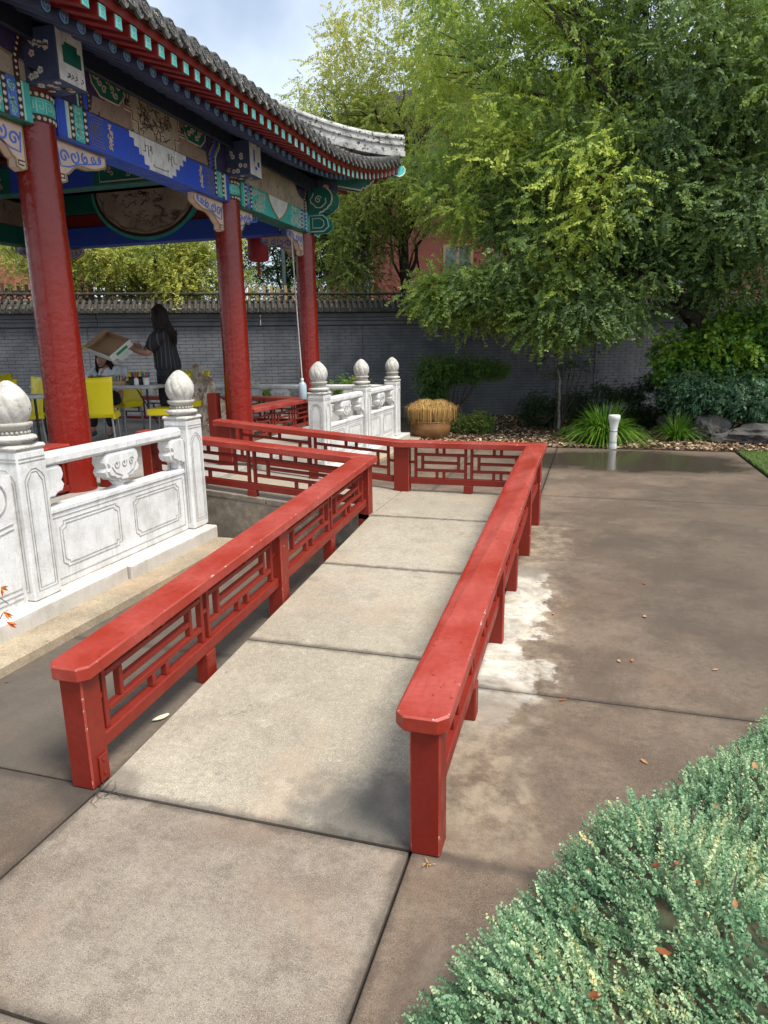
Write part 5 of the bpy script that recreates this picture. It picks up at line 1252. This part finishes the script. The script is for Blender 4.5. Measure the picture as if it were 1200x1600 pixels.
# ================================================================== JUNIPER IN THE FOREGROUND
def jun_edge(y):   # left boundary x of the mass at ground distance y
    ys=[-.6,.4,.9,1.25,1.6,2.0,2.45,2.9,3.3]; xs=[-.62,-.49,-.40,-.26,-.08,.20,.56,1.00,1.6]
    return np.interp(y,ys,xs)
jun=thing('juniper_shrub','low spreading blue green juniper in the bottom right corner, dotted with fallen leaves','shrub',(1.0,1.2,0))
def jun_h(x,y):
    d=np.clip((x-jun_edge(y)),0,2); h=.36*np.sqrt(np.clip(1-np.exp(-d*7.5),0,1))+.05*np.sin(x*5.1+1)*np.sin(y*4.3)+.03*np.sin(x*11+y*7)
    return np.clip(h,.02,.6)
nsh=14500; yy=RNG.uniform(.15,3.3,nsh*2); xx=jun_edge(yy)+RNG.random(nsh*2)**1.15*2.0-.01; ok=(xx<1.9)&(xx-yy*.52<.62); xx,yy=xx[ok][:nsh],yy[ok][:nsh]; n=len(xx)
zz=jun_h(xx,yy)*(1-.16*RNG.random(n)); e_=.02; gx=(jun_h(xx+e_,yy)-jun_h(xx-e_,yy))/(2*e_); gy=(jun_h(xx,yy+e_)-jun_h(xx,yy-e_))/(2*e_)
ang=2.2+1.1*np.sin(xx*3.1+yy*1.7)+RNG.normal(size=n)*.6
D=np.stack([-gx*.9+np.cos(ang)*.8,-gy*.9+np.sin(ang)*.8,np.full(n,.85)],1)+RNG.normal(size=(n,3))*.25
def jun_shoot(seed,nl=12,L=.060):
    r=random.Random(seed); V=[];Q=[];T=[]
    # side twigs along the shoot, each a few scale needles
    for i in range(nl):
        u=(i+.3)/nl; x=u*L
        for a0 in (r.uniform(0,2*pi),r.uniform(0,2*pi)):
            l=.0088*(1.15-.55*u)*r.uniform(.7,1.3); d=Vector((1.0,cos(a0),sin(a0))).normalized(); b=d.cross(Vector((cos(a0*3),sin(a0),1))).normalized()*.0027
            o=len(V); p=Vector((x,0,0)); m=p+d*l*.55
            V+=[p-b*.6,m-b,p+d*l,m+b]; Q.append((o,o+1,o+2,o+3)); T+=[u*.22-.1+r.uniform(-.06,.06)]*4
    return np.array([tuple(v_) for v_ in V]),np.array(Q),np.array(T)
base_t=.46+.18*np.sin(xx*7+yy*3)*np.sin(yy*9-xx*2)
vs_,qs_,ts_=[],[],[]; off=0
for k in range(5):
    m_=np.arange(n)%5==k; v,q,ti=scatter(*jun_shoot(k),np.stack([xx,yy,zz-.03],1)[m_],D[m_],RNG.uniform(0,6,m_.sum()),RNG.uniform(.8,1.5,m_.sum()),base_t[m_]+RNG.normal(size=m_.sum())*.16)
    vs_.append(v); qs_.append(q+off); ts_.append(ti); off+=len(v)
quadmesh('foliage',np.concatenate(vs_),np.concatenate(qs_),np.concatenate(ts_),L_jun,jun,kind='stuff')
mb=MB(); rn=random.Random(9)
for i in range(70):
    y=rn.uniform(.3,2.9); x=float(jun_edge(y))+.05+rn.random()*1.2; z=float(jun_h(np.array(x),np.array(y))); a=2.2+1.1*sin(x*3.1+y*1.7)+rn.uniform(-.5,.5)
    tube(mb,[(x-cos(a)*.16,y-sin(a)*.16,max(0,z-.14)),(x-cos(a)*.05,y-sin(a)*.05,z-.035),(x+cos(a)*.05,y+sin(a)*.05,z+.012)],[.004,.003,.0015],5)
part('stems',mb,M_bark,jun,kind='stuff')
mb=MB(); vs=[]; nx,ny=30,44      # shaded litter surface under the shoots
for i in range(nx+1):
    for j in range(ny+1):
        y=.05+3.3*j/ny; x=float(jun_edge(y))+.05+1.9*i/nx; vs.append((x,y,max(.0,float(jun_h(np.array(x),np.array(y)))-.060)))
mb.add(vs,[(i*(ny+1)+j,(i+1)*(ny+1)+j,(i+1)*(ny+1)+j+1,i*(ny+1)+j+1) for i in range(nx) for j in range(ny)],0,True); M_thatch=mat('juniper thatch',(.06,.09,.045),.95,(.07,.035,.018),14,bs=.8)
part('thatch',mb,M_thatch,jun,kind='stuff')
# fallen leaves on the juniper
rn=random.Random(21)
def dead_leaf(p,s,label,tv_,grp=None,name='fallen_leaf',mt=None,n=None,flatness=.35):
    a=rn.uniform(0,2*pi); V=[];Q=[]; cu=rn.uniform(.5,1.6)*flatness
    for i in range(6):
        u=i/5; wd=s*.24*sin(pi*min(1,.08+u*.92))**.8
        for k in (-1,0,1): 
            x=(u-.5)*s; y=k*wd; z=cu*s*((u-.5)**2*2.2+abs(k)*.35*sin(pi*u))+.002
            V.append((x*cos(a)-y*sin(a),x*sin(a)+y*cos(a),z))
    for i in range(5):
        for k in (0,1): Q.append((i*3+k,(i+1)*3+k,(i+1)*3+k+1,i*3+k+1))
    V=np.array(V); o=quadmesh(name,V,np.array(Q),np.full(len(V),tv_),mt or L_dead,None,label=label,cat='leaf',group=grp,loc=p); o.rotation_euler=(rn.uniform(-.4,.4)*flatness*2,rn.uniform(-.4,.4)*flatness*2,0); return o
for i in range(42):
    y=rn.uniform(.35,2.6); x=float(jun_edge(y))+.08+rn.random()**1.1*.95; z=float(jun_h(np.array(x),np.array(y)))
    dead_leaf((x,y,z-.012),rn.uniform(.014,.036),'small curled rust brown leaf caught in the juniper',rn.uniform(.0,.85),'fallen leaves caught in the juniper')
dead_leaf((.055,1.02,.375),.05,'large pale tan curled leaf near the bottom edge of the juniper',1.)
for x,y,lab in ((-1.771,2.385,'pale cream leaf lying on the ground under the left railing'),):
    dead_leaf((x,y,.004),.085,lab,1.,name='fallen_leaf',mt=leafmat('cream leaf',[(0,(.6,.56,.38)),(1,(.75,.72,.52))],.6,.1),flatness=.1)
for i in range(26):
    x,y=rn.choice(((rn.uniform(-.2,2.0),rn.uniform(3.5,11.2)),(rn.uniform(-2.85,-2.3),rn.uniform(2.2,4.8)),(rn.uniform(-.3,.6),rn.uniform(2.3,5))))
    dead_leaf((x,y,.002),rn.uniform(.02,.045),'small dry leaf scattered on the paving',rn.uniform(.3,1.),'dry leaves scattered on the paving',flatness=.15)
# twigs and a weed at the post feet
tw=MB(); rn=random.Random(4)
for k in range(9): a=rn.uniform(0,6.3); p=Vector((-1.66+rn.uniform(-.05,.07),1.86+rn.uniform(-.03,.03),.004)); tube(tw,[p,p+Vector((cos(a)*.05,sin(a)*.05,.004)),p+Vector((cos(a+.4)*.09,sin(a+.4)*.09,.003))],[.0014,.0011,.0007],5)
part('dry_twigs',tw,M_bark,None,label='few thin dry twigs at the foot of the left front post',cat='twigs',kind='stuff')
tuft('weed','tiny dry pale weed in the joint at the foot of the right front post','weed',(-.42,1.83,0),10,.028,.003,1.1,L_straw)
# orange bracts poking in at the left edge
ob=thing('orange_plant','orange pointed bracts poking in at the left edge beside the marble balustrade','plant',(-2.62,2.30,.0))
mb=MB(); 
for k,(y,z) in enumerate(((2.30,.70),(2.28,.50),(2.33,.55))): mb=MB(); tube(mb,[(-2.66,2.25,.05),(-2.64,2.26,z*.6),(-2.52,y-.02,z),(-2.41,y-.06,z-.02)],[.004,.003,.002,.002],5); part('stem',mb,M_bark,ob)
P=[];D=[]
for c_ in ((-2.40,2.235,.62),(-2.40,2.235,.46),(-2.42,2.25,.50)):
    for k in range(8): P.append(c_); D.append((RNG.normal()*.5+.4,RNG.normal()*.5,-.6+RNG.normal()*.5))
v,q,ti=scatter(np.array([[0,0,0],[.5,.12,.03],[1,0,0],[.5,-.12,.03]]),tq,np.zeros(4),np.array(P),np.array(D),RNG.uniform(0,6,len(P)),RNG.uniform(.03,.055,len(P)),RNG.random(len(P)))
quadmesh('bracts',v,q,ti,L_org,ob,kind='stuff')

# ================================================================== WHITE PIPE
pp=thing('white_pipe','short white plastic standpipe with a flared cap at the far edge of the wet slab','pipe',(.355,11.46,0))
mb=MB(); lathe(mb,[(.064,0),(.066,.04),(.064,.06)],(.355,11.46,0),28); part('base_socket',mb,M_pvc,pp)
mb=MB(); lathe(mb,[(.058,.0),(.058,.40)],(.355,11.46,0),28); part('pipe_body',mb,M_pvc,pp)
mb=MB(); lathe(mb,[(.059,.265),(.062,.27),(.062,.28),(.059,.285)],(.355,11.46,0),28); lathe(mb,[(.059,.10),(.060,.103),(.060,.107),(.059,.11)],(.355,11.46,0),28); part('clamp_ring',mb,M_metal,pp)
mb=MB(); lathe(mb,[(.062,.33),(.064,.37),(.084,.455),(.090,.47),(.090,.515),(.082,.528),(.03,.53)],(.355,11.46,0),28); part('flared_cap',mb,M_pvc,pp)

# ================================================================== FURNITURE IN THE PAVILION
def make_chair(label,loc,rz):
    t=thing('yellow_chair',label,'chair',(0,0,0),0,'yellow cafe chairs in the pavilion'); I=lambda x,y,z:(x,y,z)
    mb=MB()   # back shell: y=-.22 is the back side, the sitter faces +y
    n=10; m=8; vs=[]
    for j in range(m+1):
        v_=j/m; z=.40+.46*v_; hw=.195+.030*v_**2; yb=-.20-.055*v_**1.3
        for i in range(n+1):
            u=-1+2*i/n; x=hw*u; y=yb+.030*u*u; vs.append((x,y,z+.012*abs(u)**2*(v_>.99)))
    N_=len(vs); vs2=[(x,y-.022,z) for x,y,z in vs]; fs=[]
    for j in range(m):
        for i in range(n): a=j*(n+1)+i; fs.append((a,a+1,a+n+2,a+n+1)); fs.append((N_+a+1,N_+a,N_+a+n+1,N_+a+n+2))
    per=[i for i in range(n+1)]+[(j*(n+1)+n) for j in range(1,m+1)]+[m*(n+1)+i for i in range(n-1,-1,-1)]+[j*(n+1) for j in range(m-1,0,-1)]
    for k in range(len(per)): a,b=per[k],per[(k+1)%len(per)]; fs.append((a,N_+a,N_+b,b))
    mb.add(vs+vs2,fs,0,True); part('backrest',mb,M_yel,t)
    mb=MB(); cbox(mb,(-.205,-.22,.42),(.205,.21,.455),.015); part('seat',mb,M_yel,t)
    mb=MB()
    for sg in (1,-1): cbox(mb,(sg*.178,-.20,.375),(sg*.208,.20,.43),.008)
    cbox(mb,(-.20,.165,.375),(.20,.205,.43),.008); part('skirt',mb,M_yel,t)
    for sx in (1,-1):
        for sy in (1,-1):
            mb=MB(); tube(mb,[(sx*.17,sy*.175,.40),(sx*.19,sy*.20,.0)],.0135,10); part('leg',mb,M_metal,t)
    t.location=loc; t.rotation_euler=(0,0,rz); return t
Z0=.452
ch0=make_chair('yellow chair seen from behind in front of the drawing table, nearest the ramp',(-5.62,6.98,Z0),.50)
for loc,rz,lab in (((-5.10,7.62,Z0),1.85,'yellow chair at the right end of the drawing table, behind the standing person'),
                   ((-5.55,8.80,Z0),3.0,'yellow chair behind the drawing table, right of the seated person'),
                   ((-6.45,8.52,Z0),3.1,'yellow chair the seated person is sitting on'),
                   ((-6.55,6.75,Z0),2.6,'yellow chair behind the nearest red column, at the small white table'),
                   ((-7.75,8.05,Z0),-1.3,'yellow chair furthest left with its back showing above the others'),
                   ((-6.32,6.05,Z0),1.75,'yellow chair seen side-on left of the nearest red column, seat at the white table')):
    copy_tree(ch0,None,loc,rz,lab)
def table(name,label,x0,x1,y0,y1,zt,mt,legs=True):
    t=thing(name,label,'table',((x0+x1)/2,(y0+y1)/2,Z0)); mb=MB(); cbox(mb,(x0,y0,zt-.045),(x1,y1,zt),.012); part('table_top',mb,mt,t)
    for x in (x0+.12,x1-.12):
        for y in (y0+.08,y1-.08):
            mb=MB(); tube(mb,[(x,y,zt-.045),(x,y,Z0)],.014,8); part('leg',mb,M_blackm,t)
        mb=MB(); tube(mb,[(x,y0+.08,Z0+.12),(x,y1-.08,Z0+.12)],.010,8); part('crossbar',mb,M_blackm,t)
        mb=MB(); s=1 if x<(x0+x1)/2 else -1; tube(mb,[(x,(y0+y1)/2,Z0+.13),(x+s*.35,(y0+y1)/2,zt-.05)],.008,8); part('brace',mb,M_blackm,t)
table('folding_table','long grey folding table with drawing things between the people',-7.05,-5.20,7.45,8.15,1.19,M_tabl)
table('folding_table','white folding table behind the nearest red column at the left',-7.2,-5.75,5.75,6.35,1.16,M_tabl)
# things on the long table
TZ=1.192
rn=random.Random(6); PC=[mat('crayon '+n_,c_,.4,fine=0) for n_,c_ in (('red',(.6,.03,.02)),('blue',(.03,.08,.5)),('green',(.03,.35,.045)),('yellow',(.7,.5,.03)),('black',(.02,.02,.02)),('orange',(.7,.2,.02)),('brown',(.2,.08,.03)),('violet',(.25,.05,.35)))]
M_wood=mat('pencil wood',(.5,.33,.18),.6)
for cxx,cyy,lab,nn,grp in ((-6.50,7.62,'wooden box of coloured pencils left of the yellow chair back',34,0),(-6.16,7.66,'wooden box of coloured pencils in the middle of the table',34,0),(-5.80,7.64,'wooden box of coloured pencils behind the nearest yellow chair',30,0)):
    t=thing('pencil_box',lab,'pencil box',(cxx,cyy,TZ)); mb=MB()
    for a,b in (((-.13,-.05,0),(.13,.05,.008)),((-.13,-.05,.008),(-.12,.05,.045)),((.12,-.05,.008),(.13,.05,.045)),((-.12,-.05,.008),(.12,-.042,.045)),((-.12,.042,.008),(.12,.05,.045))):
        cbox(mb,tuple(p+q for p,q in zip(a,(cxx,cyy,TZ))),tuple(p+q for p,q in zip(b,(cxx,cyy,TZ))),.002)
    part('tray',mb,M_wood,t)
    for k in range(nn):
        x=cxx+rn.uniform(-.10,.10); y=cyy+rn.uniform(-.03,.03); mb=MB(); tube(mb,[(x,y,TZ+.012),(x+rn.uniform(-.05,.05),y+rn.uniform(-.03,.03),TZ+rn.uniform(.085,.125))],[.0045,.0045],6); part('pencil',mb,rn.choice(PC),t)
t=thing('black_tray','small black box at the right end of the drawing table','box',(-5.52,7.66,TZ)); mb=MB(); cbox(mb,(-5.62,7.58,TZ),(-5.42,7.72,TZ+.085),.01); part('box_body',mb,M_blackm,t); mb=MB(); cbox(mb,(-5.625,7.575,TZ+.086),(-5.415,7.725,TZ+.10),.004); part('lid',mb,M_blackm,t)
for x,y,c1,lab in ((-5.66,7.78,0,'red and green paint cup'),(-5.34,7.56,1,'cup of blue and red markers by the standing person')):
    t=thing('marker_cup',lab,'cup',(x,y,TZ)); mb=MB(); lathe(mb,[(.035,0),(.042,.09),(.039,.088),(.033,.01)],(x,y,TZ),16); part('cup_body',mb,M_white,t)
    for k in range(9): a=k*.7; mb=MB(); tube(mb,[(x+.015*cos(a),y+.015*sin(a),TZ+.012),(x+.05*cos(a),y+.05*sin(a),TZ+.15)],.007,6); part('marker',mb,PC[(k+c1)%3],t)
t=thing('paint_bottle','small red topped bottle on the drawing table','bottle',(-5.44,7.50,TZ)); mb=MB(); lathe(mb,[(.028,0),(.028,.075),(.012,.09)],(-5.44,7.50,TZ),14); part('bottle_body',mb,M_white,t); mb=MB(); lathe(mb,[(.015,.091),(.015,.115)],(-5.44,7.50,TZ),12); part('cap',mb,PC[0],t)
# sanitiser bottle on the bench and the cord beside it
t=thing('plastic_bottle','pale blue plastic bottle on a white cord over the bench by the furthest column','bottle',(-4.12,9.62,.90))
mb=MB(); lathe(mb,[(.055,.0),(.062,.01),(.062,.20),(.05,.235),(.022,.26),(.022,.275)],(-4.12,9.62,.872),20); part('bottle_body',mb,M_bottle,t)
mb=MB(); lathe(mb,[(.024,.276),(.024,.305),(.012,.31)],(-4.12,9.62,.872),14); part('cap',mb,M_white,t)
mb=MB(); tube(mb,[(-4.19,9.60,3.25),(-4.16,9.61,2.3),(-4.12,9.62,1.183)],.010,8); part('cord',mb,M_rope,t)

# ================================================================== PEOPLE
def skin(name,V,E,R,mt,parent,sub=2,root=0,smooth=True):
    og=org(parent); me=bpy.data.meshes.new(name); me.from_pydata([tuple(Vector(v)-Vector(og)) for v in V],E,[]); me.materials.append(mt)
    o=link(name,me,parent); ORG[o.name]=og
    m=o.modifiers.new('skin','SKIN'); m.use_smooth_shade=True; m.use_x_symmetry=False
    for i,r_ in enumerate(R):
        sv=me.skin_vertices[0].data[i]; sv.radius=(r_,r_) if not isinstance(r_,tuple) else r_; sv.use_root=(i==root)
    s_=o.modifiers.new('sub','SUBSURF'); s_.levels=sub; s_.render_levels=sub
    return o
def add_skin_layer(me): 
    pass
def make_skin(name,V,E,R,mt,parent,sub=2,root=0):
    # skin layer must exist before radii are set: build through bmesh
    og=org(parent); bm=bmesh.new(); lay=bm.verts.layers.skin.verify(); vs=[bm.verts.new(Vector(v)-Vector(og)) for v in V]
    for a,b in E: bm.edges.new((vs[a],vs[b]))
    for i,v_ in enumerate(vs): r_=R[i]; v_[lay].radius=(r_ if isinstance(r_,tuple) else (r_,r_)); v_[lay].use_root=(i==root)
    me=bpy.data.meshes.new(name); bm.to_mesh(me); bm.free(); me.materials.append(mt)
    o=link(name,me,parent); ORG[o.name]=og; m=o.modifiers.new('skin','SKIN'); m.use_smooth_shade=True
    s_=o.modifiers.new('sub','SUBSURF'); s_.levels=sub; s_.render_levels=sub; return o
def head(parent,c,f,rt_,upv,s=1.,hairf=None):
    """face features: c head centre, f facing"""
    def P(x,y,z): return Vector(c)+rt_*x*s+f*y*s+upv*z*s
    mb=MB(); n,m=28,20; vs=[]
    for j in range(m+1):
        ph=pi*j/m
        for i in range(n):
            a=2*pi*i/n; x=.073*sin(ph)*cos(a); y=.092*sin(ph)*sin(a); z=.118*cos(ph)
            if z<0: x*=1-.30*(-z/.118)**1.5; y*=1-.12*(-z/.118)
            if y>0:
                y+=.020*math.exp(-((x/.013)**2+((z+.012)/.022)**2))+.008*math.exp(-((x/.02)**2+((z+.05)/.010)**2))
                y-=.010*math.exp(-(((abs(x)-.030)/.014)**2+((z-.018)/.012)**2)); y+=.008*math.exp(-((x/.03)**2+((z+.095)/.018)**2))
            vs.append(P(x,y,z))
    mb.add(vs,[(j*n+i,j*n+(i+1)%n,(j+1)*n+(i+1)%n,(j+1)*n+i) for j in range(m) for i in range(n)],0,True)
    hd=part('head',mb,M_skin,parent)
    mb=MB()
    for sg in (1,-1):
        e=MB(); lathe(e,[(.001,-.010),(.008,-.005),(.010,0),(.008,.005),(.001,.010)],P(sg*.030,.074,.018),10); part('eye',e,M_white,hd)
        e=MB(); lathe(e,[(.001,-.004),(.004,0),(.001,.004)],P(sg*.030,.084,.018),8); part('pupil',e,M_hair,hd)
        e=MB(); tube(e,[P(sg*.016,.088,.036),P(sg*.030,.088,.040),P(sg*.046,.080,.036)],.003,6); part('eyebrow',e,M_hair,hd)
        e=MB(); tube(e,[P(sg*.070,-.005,.03),P(sg*.082,-.012,.035),P(sg*.086,-.014,.01),P(sg*.078,-.008,-.02),P(sg*.070,-.002,-.025)],[.006,.008,.009,.007,.004],8); part('ear',e,M_skin,hd)
    e=MB(); tube(e,[P(-.020,.083,-.052),P(0,.090,-.051),P(.020,.083,-.052)],[.002,.0045,.002],6); part('mouth',e,PC[6],hd)
    return hd
def hand(parent,w_,d,side,curl=.5,s=1.):
    """w_ wrist, d finger direction, side = direction across the palm towards the thumb"""
    w_=Vector(w_); d=Vector(d).normalized(); side=Vector(side); side=(side-d*side.dot(d)).normalized(); nn=d.cross(side)
    V=[w_,w_+d*.035*s,w_+d*.075*s]; E=[(0,1),(1,2)]; R=[.022,.03,.028]
    for k,(off,ln) in enumerate(((-.028,.055),(-.010,.068),(.010,.074),(.028,.066))):
        o=len(V); b=w_+d*.078*s+side*off*s; V+=[b,b+(d*.9-nn*curl*.4)*ln*.5*s,b+(d*(.9-curl*.3)-nn*curl)*ln*s]; E+=[(2,o),(o,o+1),(o+1,o+2)]; R+=[.010,.0088,.0075]
    o=len(V); b=w_+d*.03*s+side*.028*s; V+=[b,b+side*.028*s+d*.02*s,b+side*.038*s+d*.05*s]; E+=[(1,o),(o,o+1),(o+1,o+2)]; R+=[.012,.010,.008]
    R=[r_*s for r_ in R]; return make_skin('hand',V,E,R,M_skin,parent,2,1)
# --- standing woman, turned to the left, tipping a box
wx,wy=-5.30,8.0; f=Vector((-.93,-.18,0)).normalized(); r_=Vector((f.y,-f.x,0)); U=Vector((0,0,1)); B=Vector((wx,wy,Z0))
wm=thing('person','standing person in black striped blouse and black trousers tipping a cardboard box','person',B)
def W(a,b,c_): return B+r_*a+f*b+U*c_
def body(parent,W,hips,knees,ankles,toes,chest,neck,sh,el,wr,scale=1.):
    V=[W(*hips),W(*[ (p+q)/2 for p,q in zip(hips,chest)]),W(*chest),W(*neck[0]),W(*neck[1])]; E=[(0,1),(1,2),(2,3),(3,4)]; R=[(.155,.125),(.125,.10),(.150,.105),(.055,.055),(.05,.05)]
    for i in (0,1):
        o=len(V); V+=[W(*sh[i]),W(*el[i]),W(*[(p+q)/2 for p,q in zip(el[i],wr[i])]),W(*wr[i])]; E+=[(2,o),(o,o+1),(o+1,o+2),(o+2,o+3)]; R+=[.062,.045,.040,.026]
    for i in (0,1):
        o=len(V); hp=W(*hips)+(W(*knees[i])-W(*hips)).normalized()*.10+ (r_ if parent is wm else r2_)*(.085 if i else -.085); V+=[hp,W(*knees[i]),W(*[p*.45+q*.55 for p,q in zip(knees[i],ankles[i])]),W(*ankles[i]),W(*toes[i])]; E+=[(0,o),(o,o+1),(o+1,o+2),(o+2,o+3),(o+3,o+4)]; R+=[.095,.060,.055,.036,.034]
    return make_skin('body',V,E,[(x*scale if not isinstance(x,tuple) else (x[0]*scale,x[1]*scale)) for x in R],M_skin,parent,2,0)
hips=(0,0,.93); chest=(0,.03,1.27); neck=[(0,.02,1.43),(0,.05,1.51)]
sh=[(-.19,.03,1.36),(.19,.03,1.36)]; el=[(-.20,.16,1.12),(.22,.18,1.13)]; wr=[(-.14,.40,1.17),(.16,.40,1.20)]
kn=[(-.09,.03,.49),(.09,.01,.49)]; an=[(-.09,-.02,.09),(.09,-.05,.09)]; to=[(-.10,.13,.035),(.10,.10,.035)]
body(wm,W,hips,kn,an,to,chest,neck,sh,el,wr)
head(wm,W(0,.075,1.60),f,r_,U,1.)
for i in (0,1): hand(wm,wr[i] and W(*wr[i]),W(wr[i][0],wr[i][1]+.1,wr[i][2]+.03)-W(*wr[i]),U*1.0+r_*(.5 if i==0 else -.5),.7)
# trousers, blouse, hair, shoes
V=[W(0,0,1.00),W(0,-.015,.90)]; E=[(0,1)]; R=[(.170,.150),(.195,.180)]
for i in (0,1):
    o=len(V); V+=[W((-.09,.09)[i],0,.78),W(kn[i][0],kn[i][1],kn[i][2]),W(an[i][0],an[i][1],.30),W(an[i][0],an[i][1],.10)]; E+=[(1,o),(o,o+1),(o+1,o+2),(o+2,o+3)]; R+=[.125,.088,.072,.058]
make_skin('trousers',V,E,R,M_trous,wm,2,0)
V=[W(0,-.01,.86),W(0,0,1.0),W(0,.02,1.20),W(0,.03,1.34),W(0,.02,1.43)]; E=[(0,1),(1,2),(2,3),(3,4)]; R=[(.215,.195),(.200,.175),(.195,.160),(.165,.125),(.075,.07)]
for i in (0,1):
    o=len(V); V+=[W(*sh[i]),W(*[p*.45+q*.55 for p,q in zip(sh[i],el[i])]),W(*[p*.12+q*.88 for p,q in zip(sh[i],el[i])])]; E+=[(3,o),(o,o+1),(o+1,o+2)]; R+=[.100,.085,.082]
make_skin('blouse',V,E,R,M_blouse,wm,2,0)
def hair_strands(parent,P0,f,rr,n,L,seed,frontgap=.4,scalp=.118,drop=None):
    rn=random.Random(seed); mb=MB()
    for i in range(n):
        a=rn.uniform(-pi+frontgap,pi-frontgap)-pi/2   # around the back; +f is the face
        t=rn.uniform(0,1); d=(f*sin(a)+rr*cos(a)); top=P0+U*(.125-.02*t)+d*.02
        p1=P0+d*.086+U*(.06-.04*t); p2=P0+d*.098-U*.06; l=L*rn.uniform(.75,1.05); p3=P0+d*(.095+.03*rn.random())-f*.045-U*(.06+l*.5)+rr*rn.uniform(-.01,.01); p4=p3-U*l*.5-f*rn.uniform(0,.03)+rr*rn.uniform(-.025,.025)
        tube(mb,[top,p1,p2,(p2+p3)/2+rr*rn.uniform(-.012,.012),p3,p4],[.010,.014,.014,.013,.011,.004],5)
    return part('hair',mb,M_hair,parent)
hair_strands(wm,W(0,.06,1.605),f,r_,150,.34,2,.62)
for i in (0,1):
    V=[W(an[i][0],an[i][1]-.04,.05),W(an[i][0],an[i][1]+.05,.045),W(*to[i])]; make_skin('shoe',V,[(0,1),(1,2)],[.045,.045,.04],M_shoe,wm,2,0)
mb=MB(); c_=W(.17,-.06,1.02); cbox(mb,(c_.x-.05,c_.y-.012,c_.z-.02),(c_.x+.05,c_.y+.0,c_.z+.02),.004); part('white_tag',mb,M_white,wm)
# the box she tips
bx=thing('cardboard_box','open shallow white and brown cardboard box held tilted over the seated person','box',(-5.78,7.72,1.68))
TL,TR,BR,BL=[Vector(p) for p in ((-5.99,7.70,1.875),(-5.56,7.62,1.75),(-5.74,7.42,1.535),(-6.17,7.50,1.665))]
ex=(TR-TL).normalized(); ey=(BL-TL).normalized(); ez=ex.cross(ey).normalized()
if ez.y>0: ez=-ez
lx=(TR-TL).length; ly=(BL-TL).length; bc=TL
FB=lambda s,t,o:TL+ex*s+ey*t+ez*o
for nm,a,b,mt in (('base_panel',(0,0,-.10),(lx,ly,-.094),M_card),('side_panel',(0,0,-.094),(lx,.006,0),M_card),('side_panel',(0,ly-.006,-.094),(lx,ly,.0),M_cardw),('side_panel',(0,.006,-.094),(.006,ly-.006,0),M_card),('side_panel',(lx-.006,.006,-.094),(lx,ly-.006,0),M_cardw)):
    mb=MB(); cbox(mb,a,b,.001,FB); part(nm,mb,mt,bx)
mb=MB(); cbox(mb,(.0,-.002,.002),(lx*.18,ly,.006),.001,FB); part('flap',mb,M_card,bx); mb=MB(); cbox(mb,(lx,.10,-.09),(lx+.10,ly-.06,-.085),.001,FB); part('flap',mb,M_cardw,bx)
mb=MB(); cbox(mb,(lx+.0,.08,-.07),(lx+.004,ly-.09,-.03),.001,FB); part('green_print',mb,M_grn,bx)
mb=MB(); cbox(mb,(-.08,ly-.03,-.05),(.02,ly+.02,-.03),.004,FB); part('lime_label',mb,PC[3],bx)
# --- seated person
f2=Vector((.18,-.98,0)).normalized(); r2_=Vector((f2.y,-f2.x,0)); B2=Vector((-6.40,8.30,Z0+.03))
st=thing('person','seated person in a white shirt with long dark hair, head tilted under the box','person',B2)
def S(a,b,c_): return B2+r2_*a+f2*b+U*c_
h2=(0,0,.50); ch2=(0,.07,.78); nk=[(.01,.10,.91),(.015,.12,.96)]; sh2=[(-.19,.07,.86),(.19,.07,.86)]; el2=[(-.23,.22,.76),(.23,.22,.76)]; wr2=[(-.12,.38,.79),(.10,.38,.79)]
kn2=[(-.10,.42,.50),(.10,.42,.50)]; an2=[(-.12,.38,.09),(.14,.40,.09)]; to2=[(-.14,.52,.035),(.15,.54,.035)]
body(st,S,h2,kn2,an2,to2,ch2,nk,sh2,el2,wr2,.93)
up2=(U*.93+r2_*-.28).normalized(); head(st,S(.03,.17,1.03),(f2*.93-U*.34).normalized(),(r2_*.95+U*.25).normalized(),up2,.97)
for i in (0,1): hand(st,S(*wr2[i]),S((.0),.5,.78)-S(*wr2[i]),r2_*(1 if i==0 else -1),.5,.9)
V=[S(0,0,.48),S(0,.03,.60),S(0,.07,.76),S(0,.07,.85),S(.01,.095,.91)]; E=[(0,1),(1,2),(2,3),(3,4)]; R=[(.150,.125),(.138,.115),(.155,.12),(.13,.10),(.058,.058)]
for i in (0,1):
    o=len(V); V+=[S(*sh2[i]),S(*el2[i]),S(*[p*.35+q*.65 for p,q in zip(el2[i],wr2[i])])]; E+=[(2,o),(o,o+1),(o+1,o+2)]; R+=[.085,.070,.055]
make_skin('shirt',V,E,R,M_shirt,st,2,0)
mb=MB(); c_=S(.06,.195,.79); F_=lambda s,t,o:c_+r2_*s+U*t+f2*o; prism(mb,[(.018*cos(q*pi/6),.018*sin(q*pi/6)) for q in range(12)],0,.012,F_); part('badge',mb,PC[2],st)
V=[S(0,0,.55),S(0,.03,.50)]; E=[(0,1)]; R=[(.15,.13),(.16,.13)]
for i in (0,1):
    o=len(V); V+=[S((-.09,.09)[i],.16,.50),S(*kn2[i]),S(*[(p+q)/2 for p,q in zip(kn2[i],an2[i])]),S(an2[i][0],an2[i][1],.12)]; E+=[(1,o),(o,o+1),(o+1,o+2),(o+2,o+3)]; R+=[.115,.088,.070,.056]
make_skin('trousers',V,E,R,M_trous,st,2,0)
for i in (0,1):
    V=[S(an2[i][0],an2[i][1]-.04,.05),S(an2[i][0],an2[i][1]+.05,.045),S(*to2[i])]; make_skin('shoe',V,[(0,1),(1,2)],[.042,.042,.038],M_shoe,st,2,0)
hair_strands(st,S(.03,.15,1.04),f2,r2_,120,.24,5,1.15)
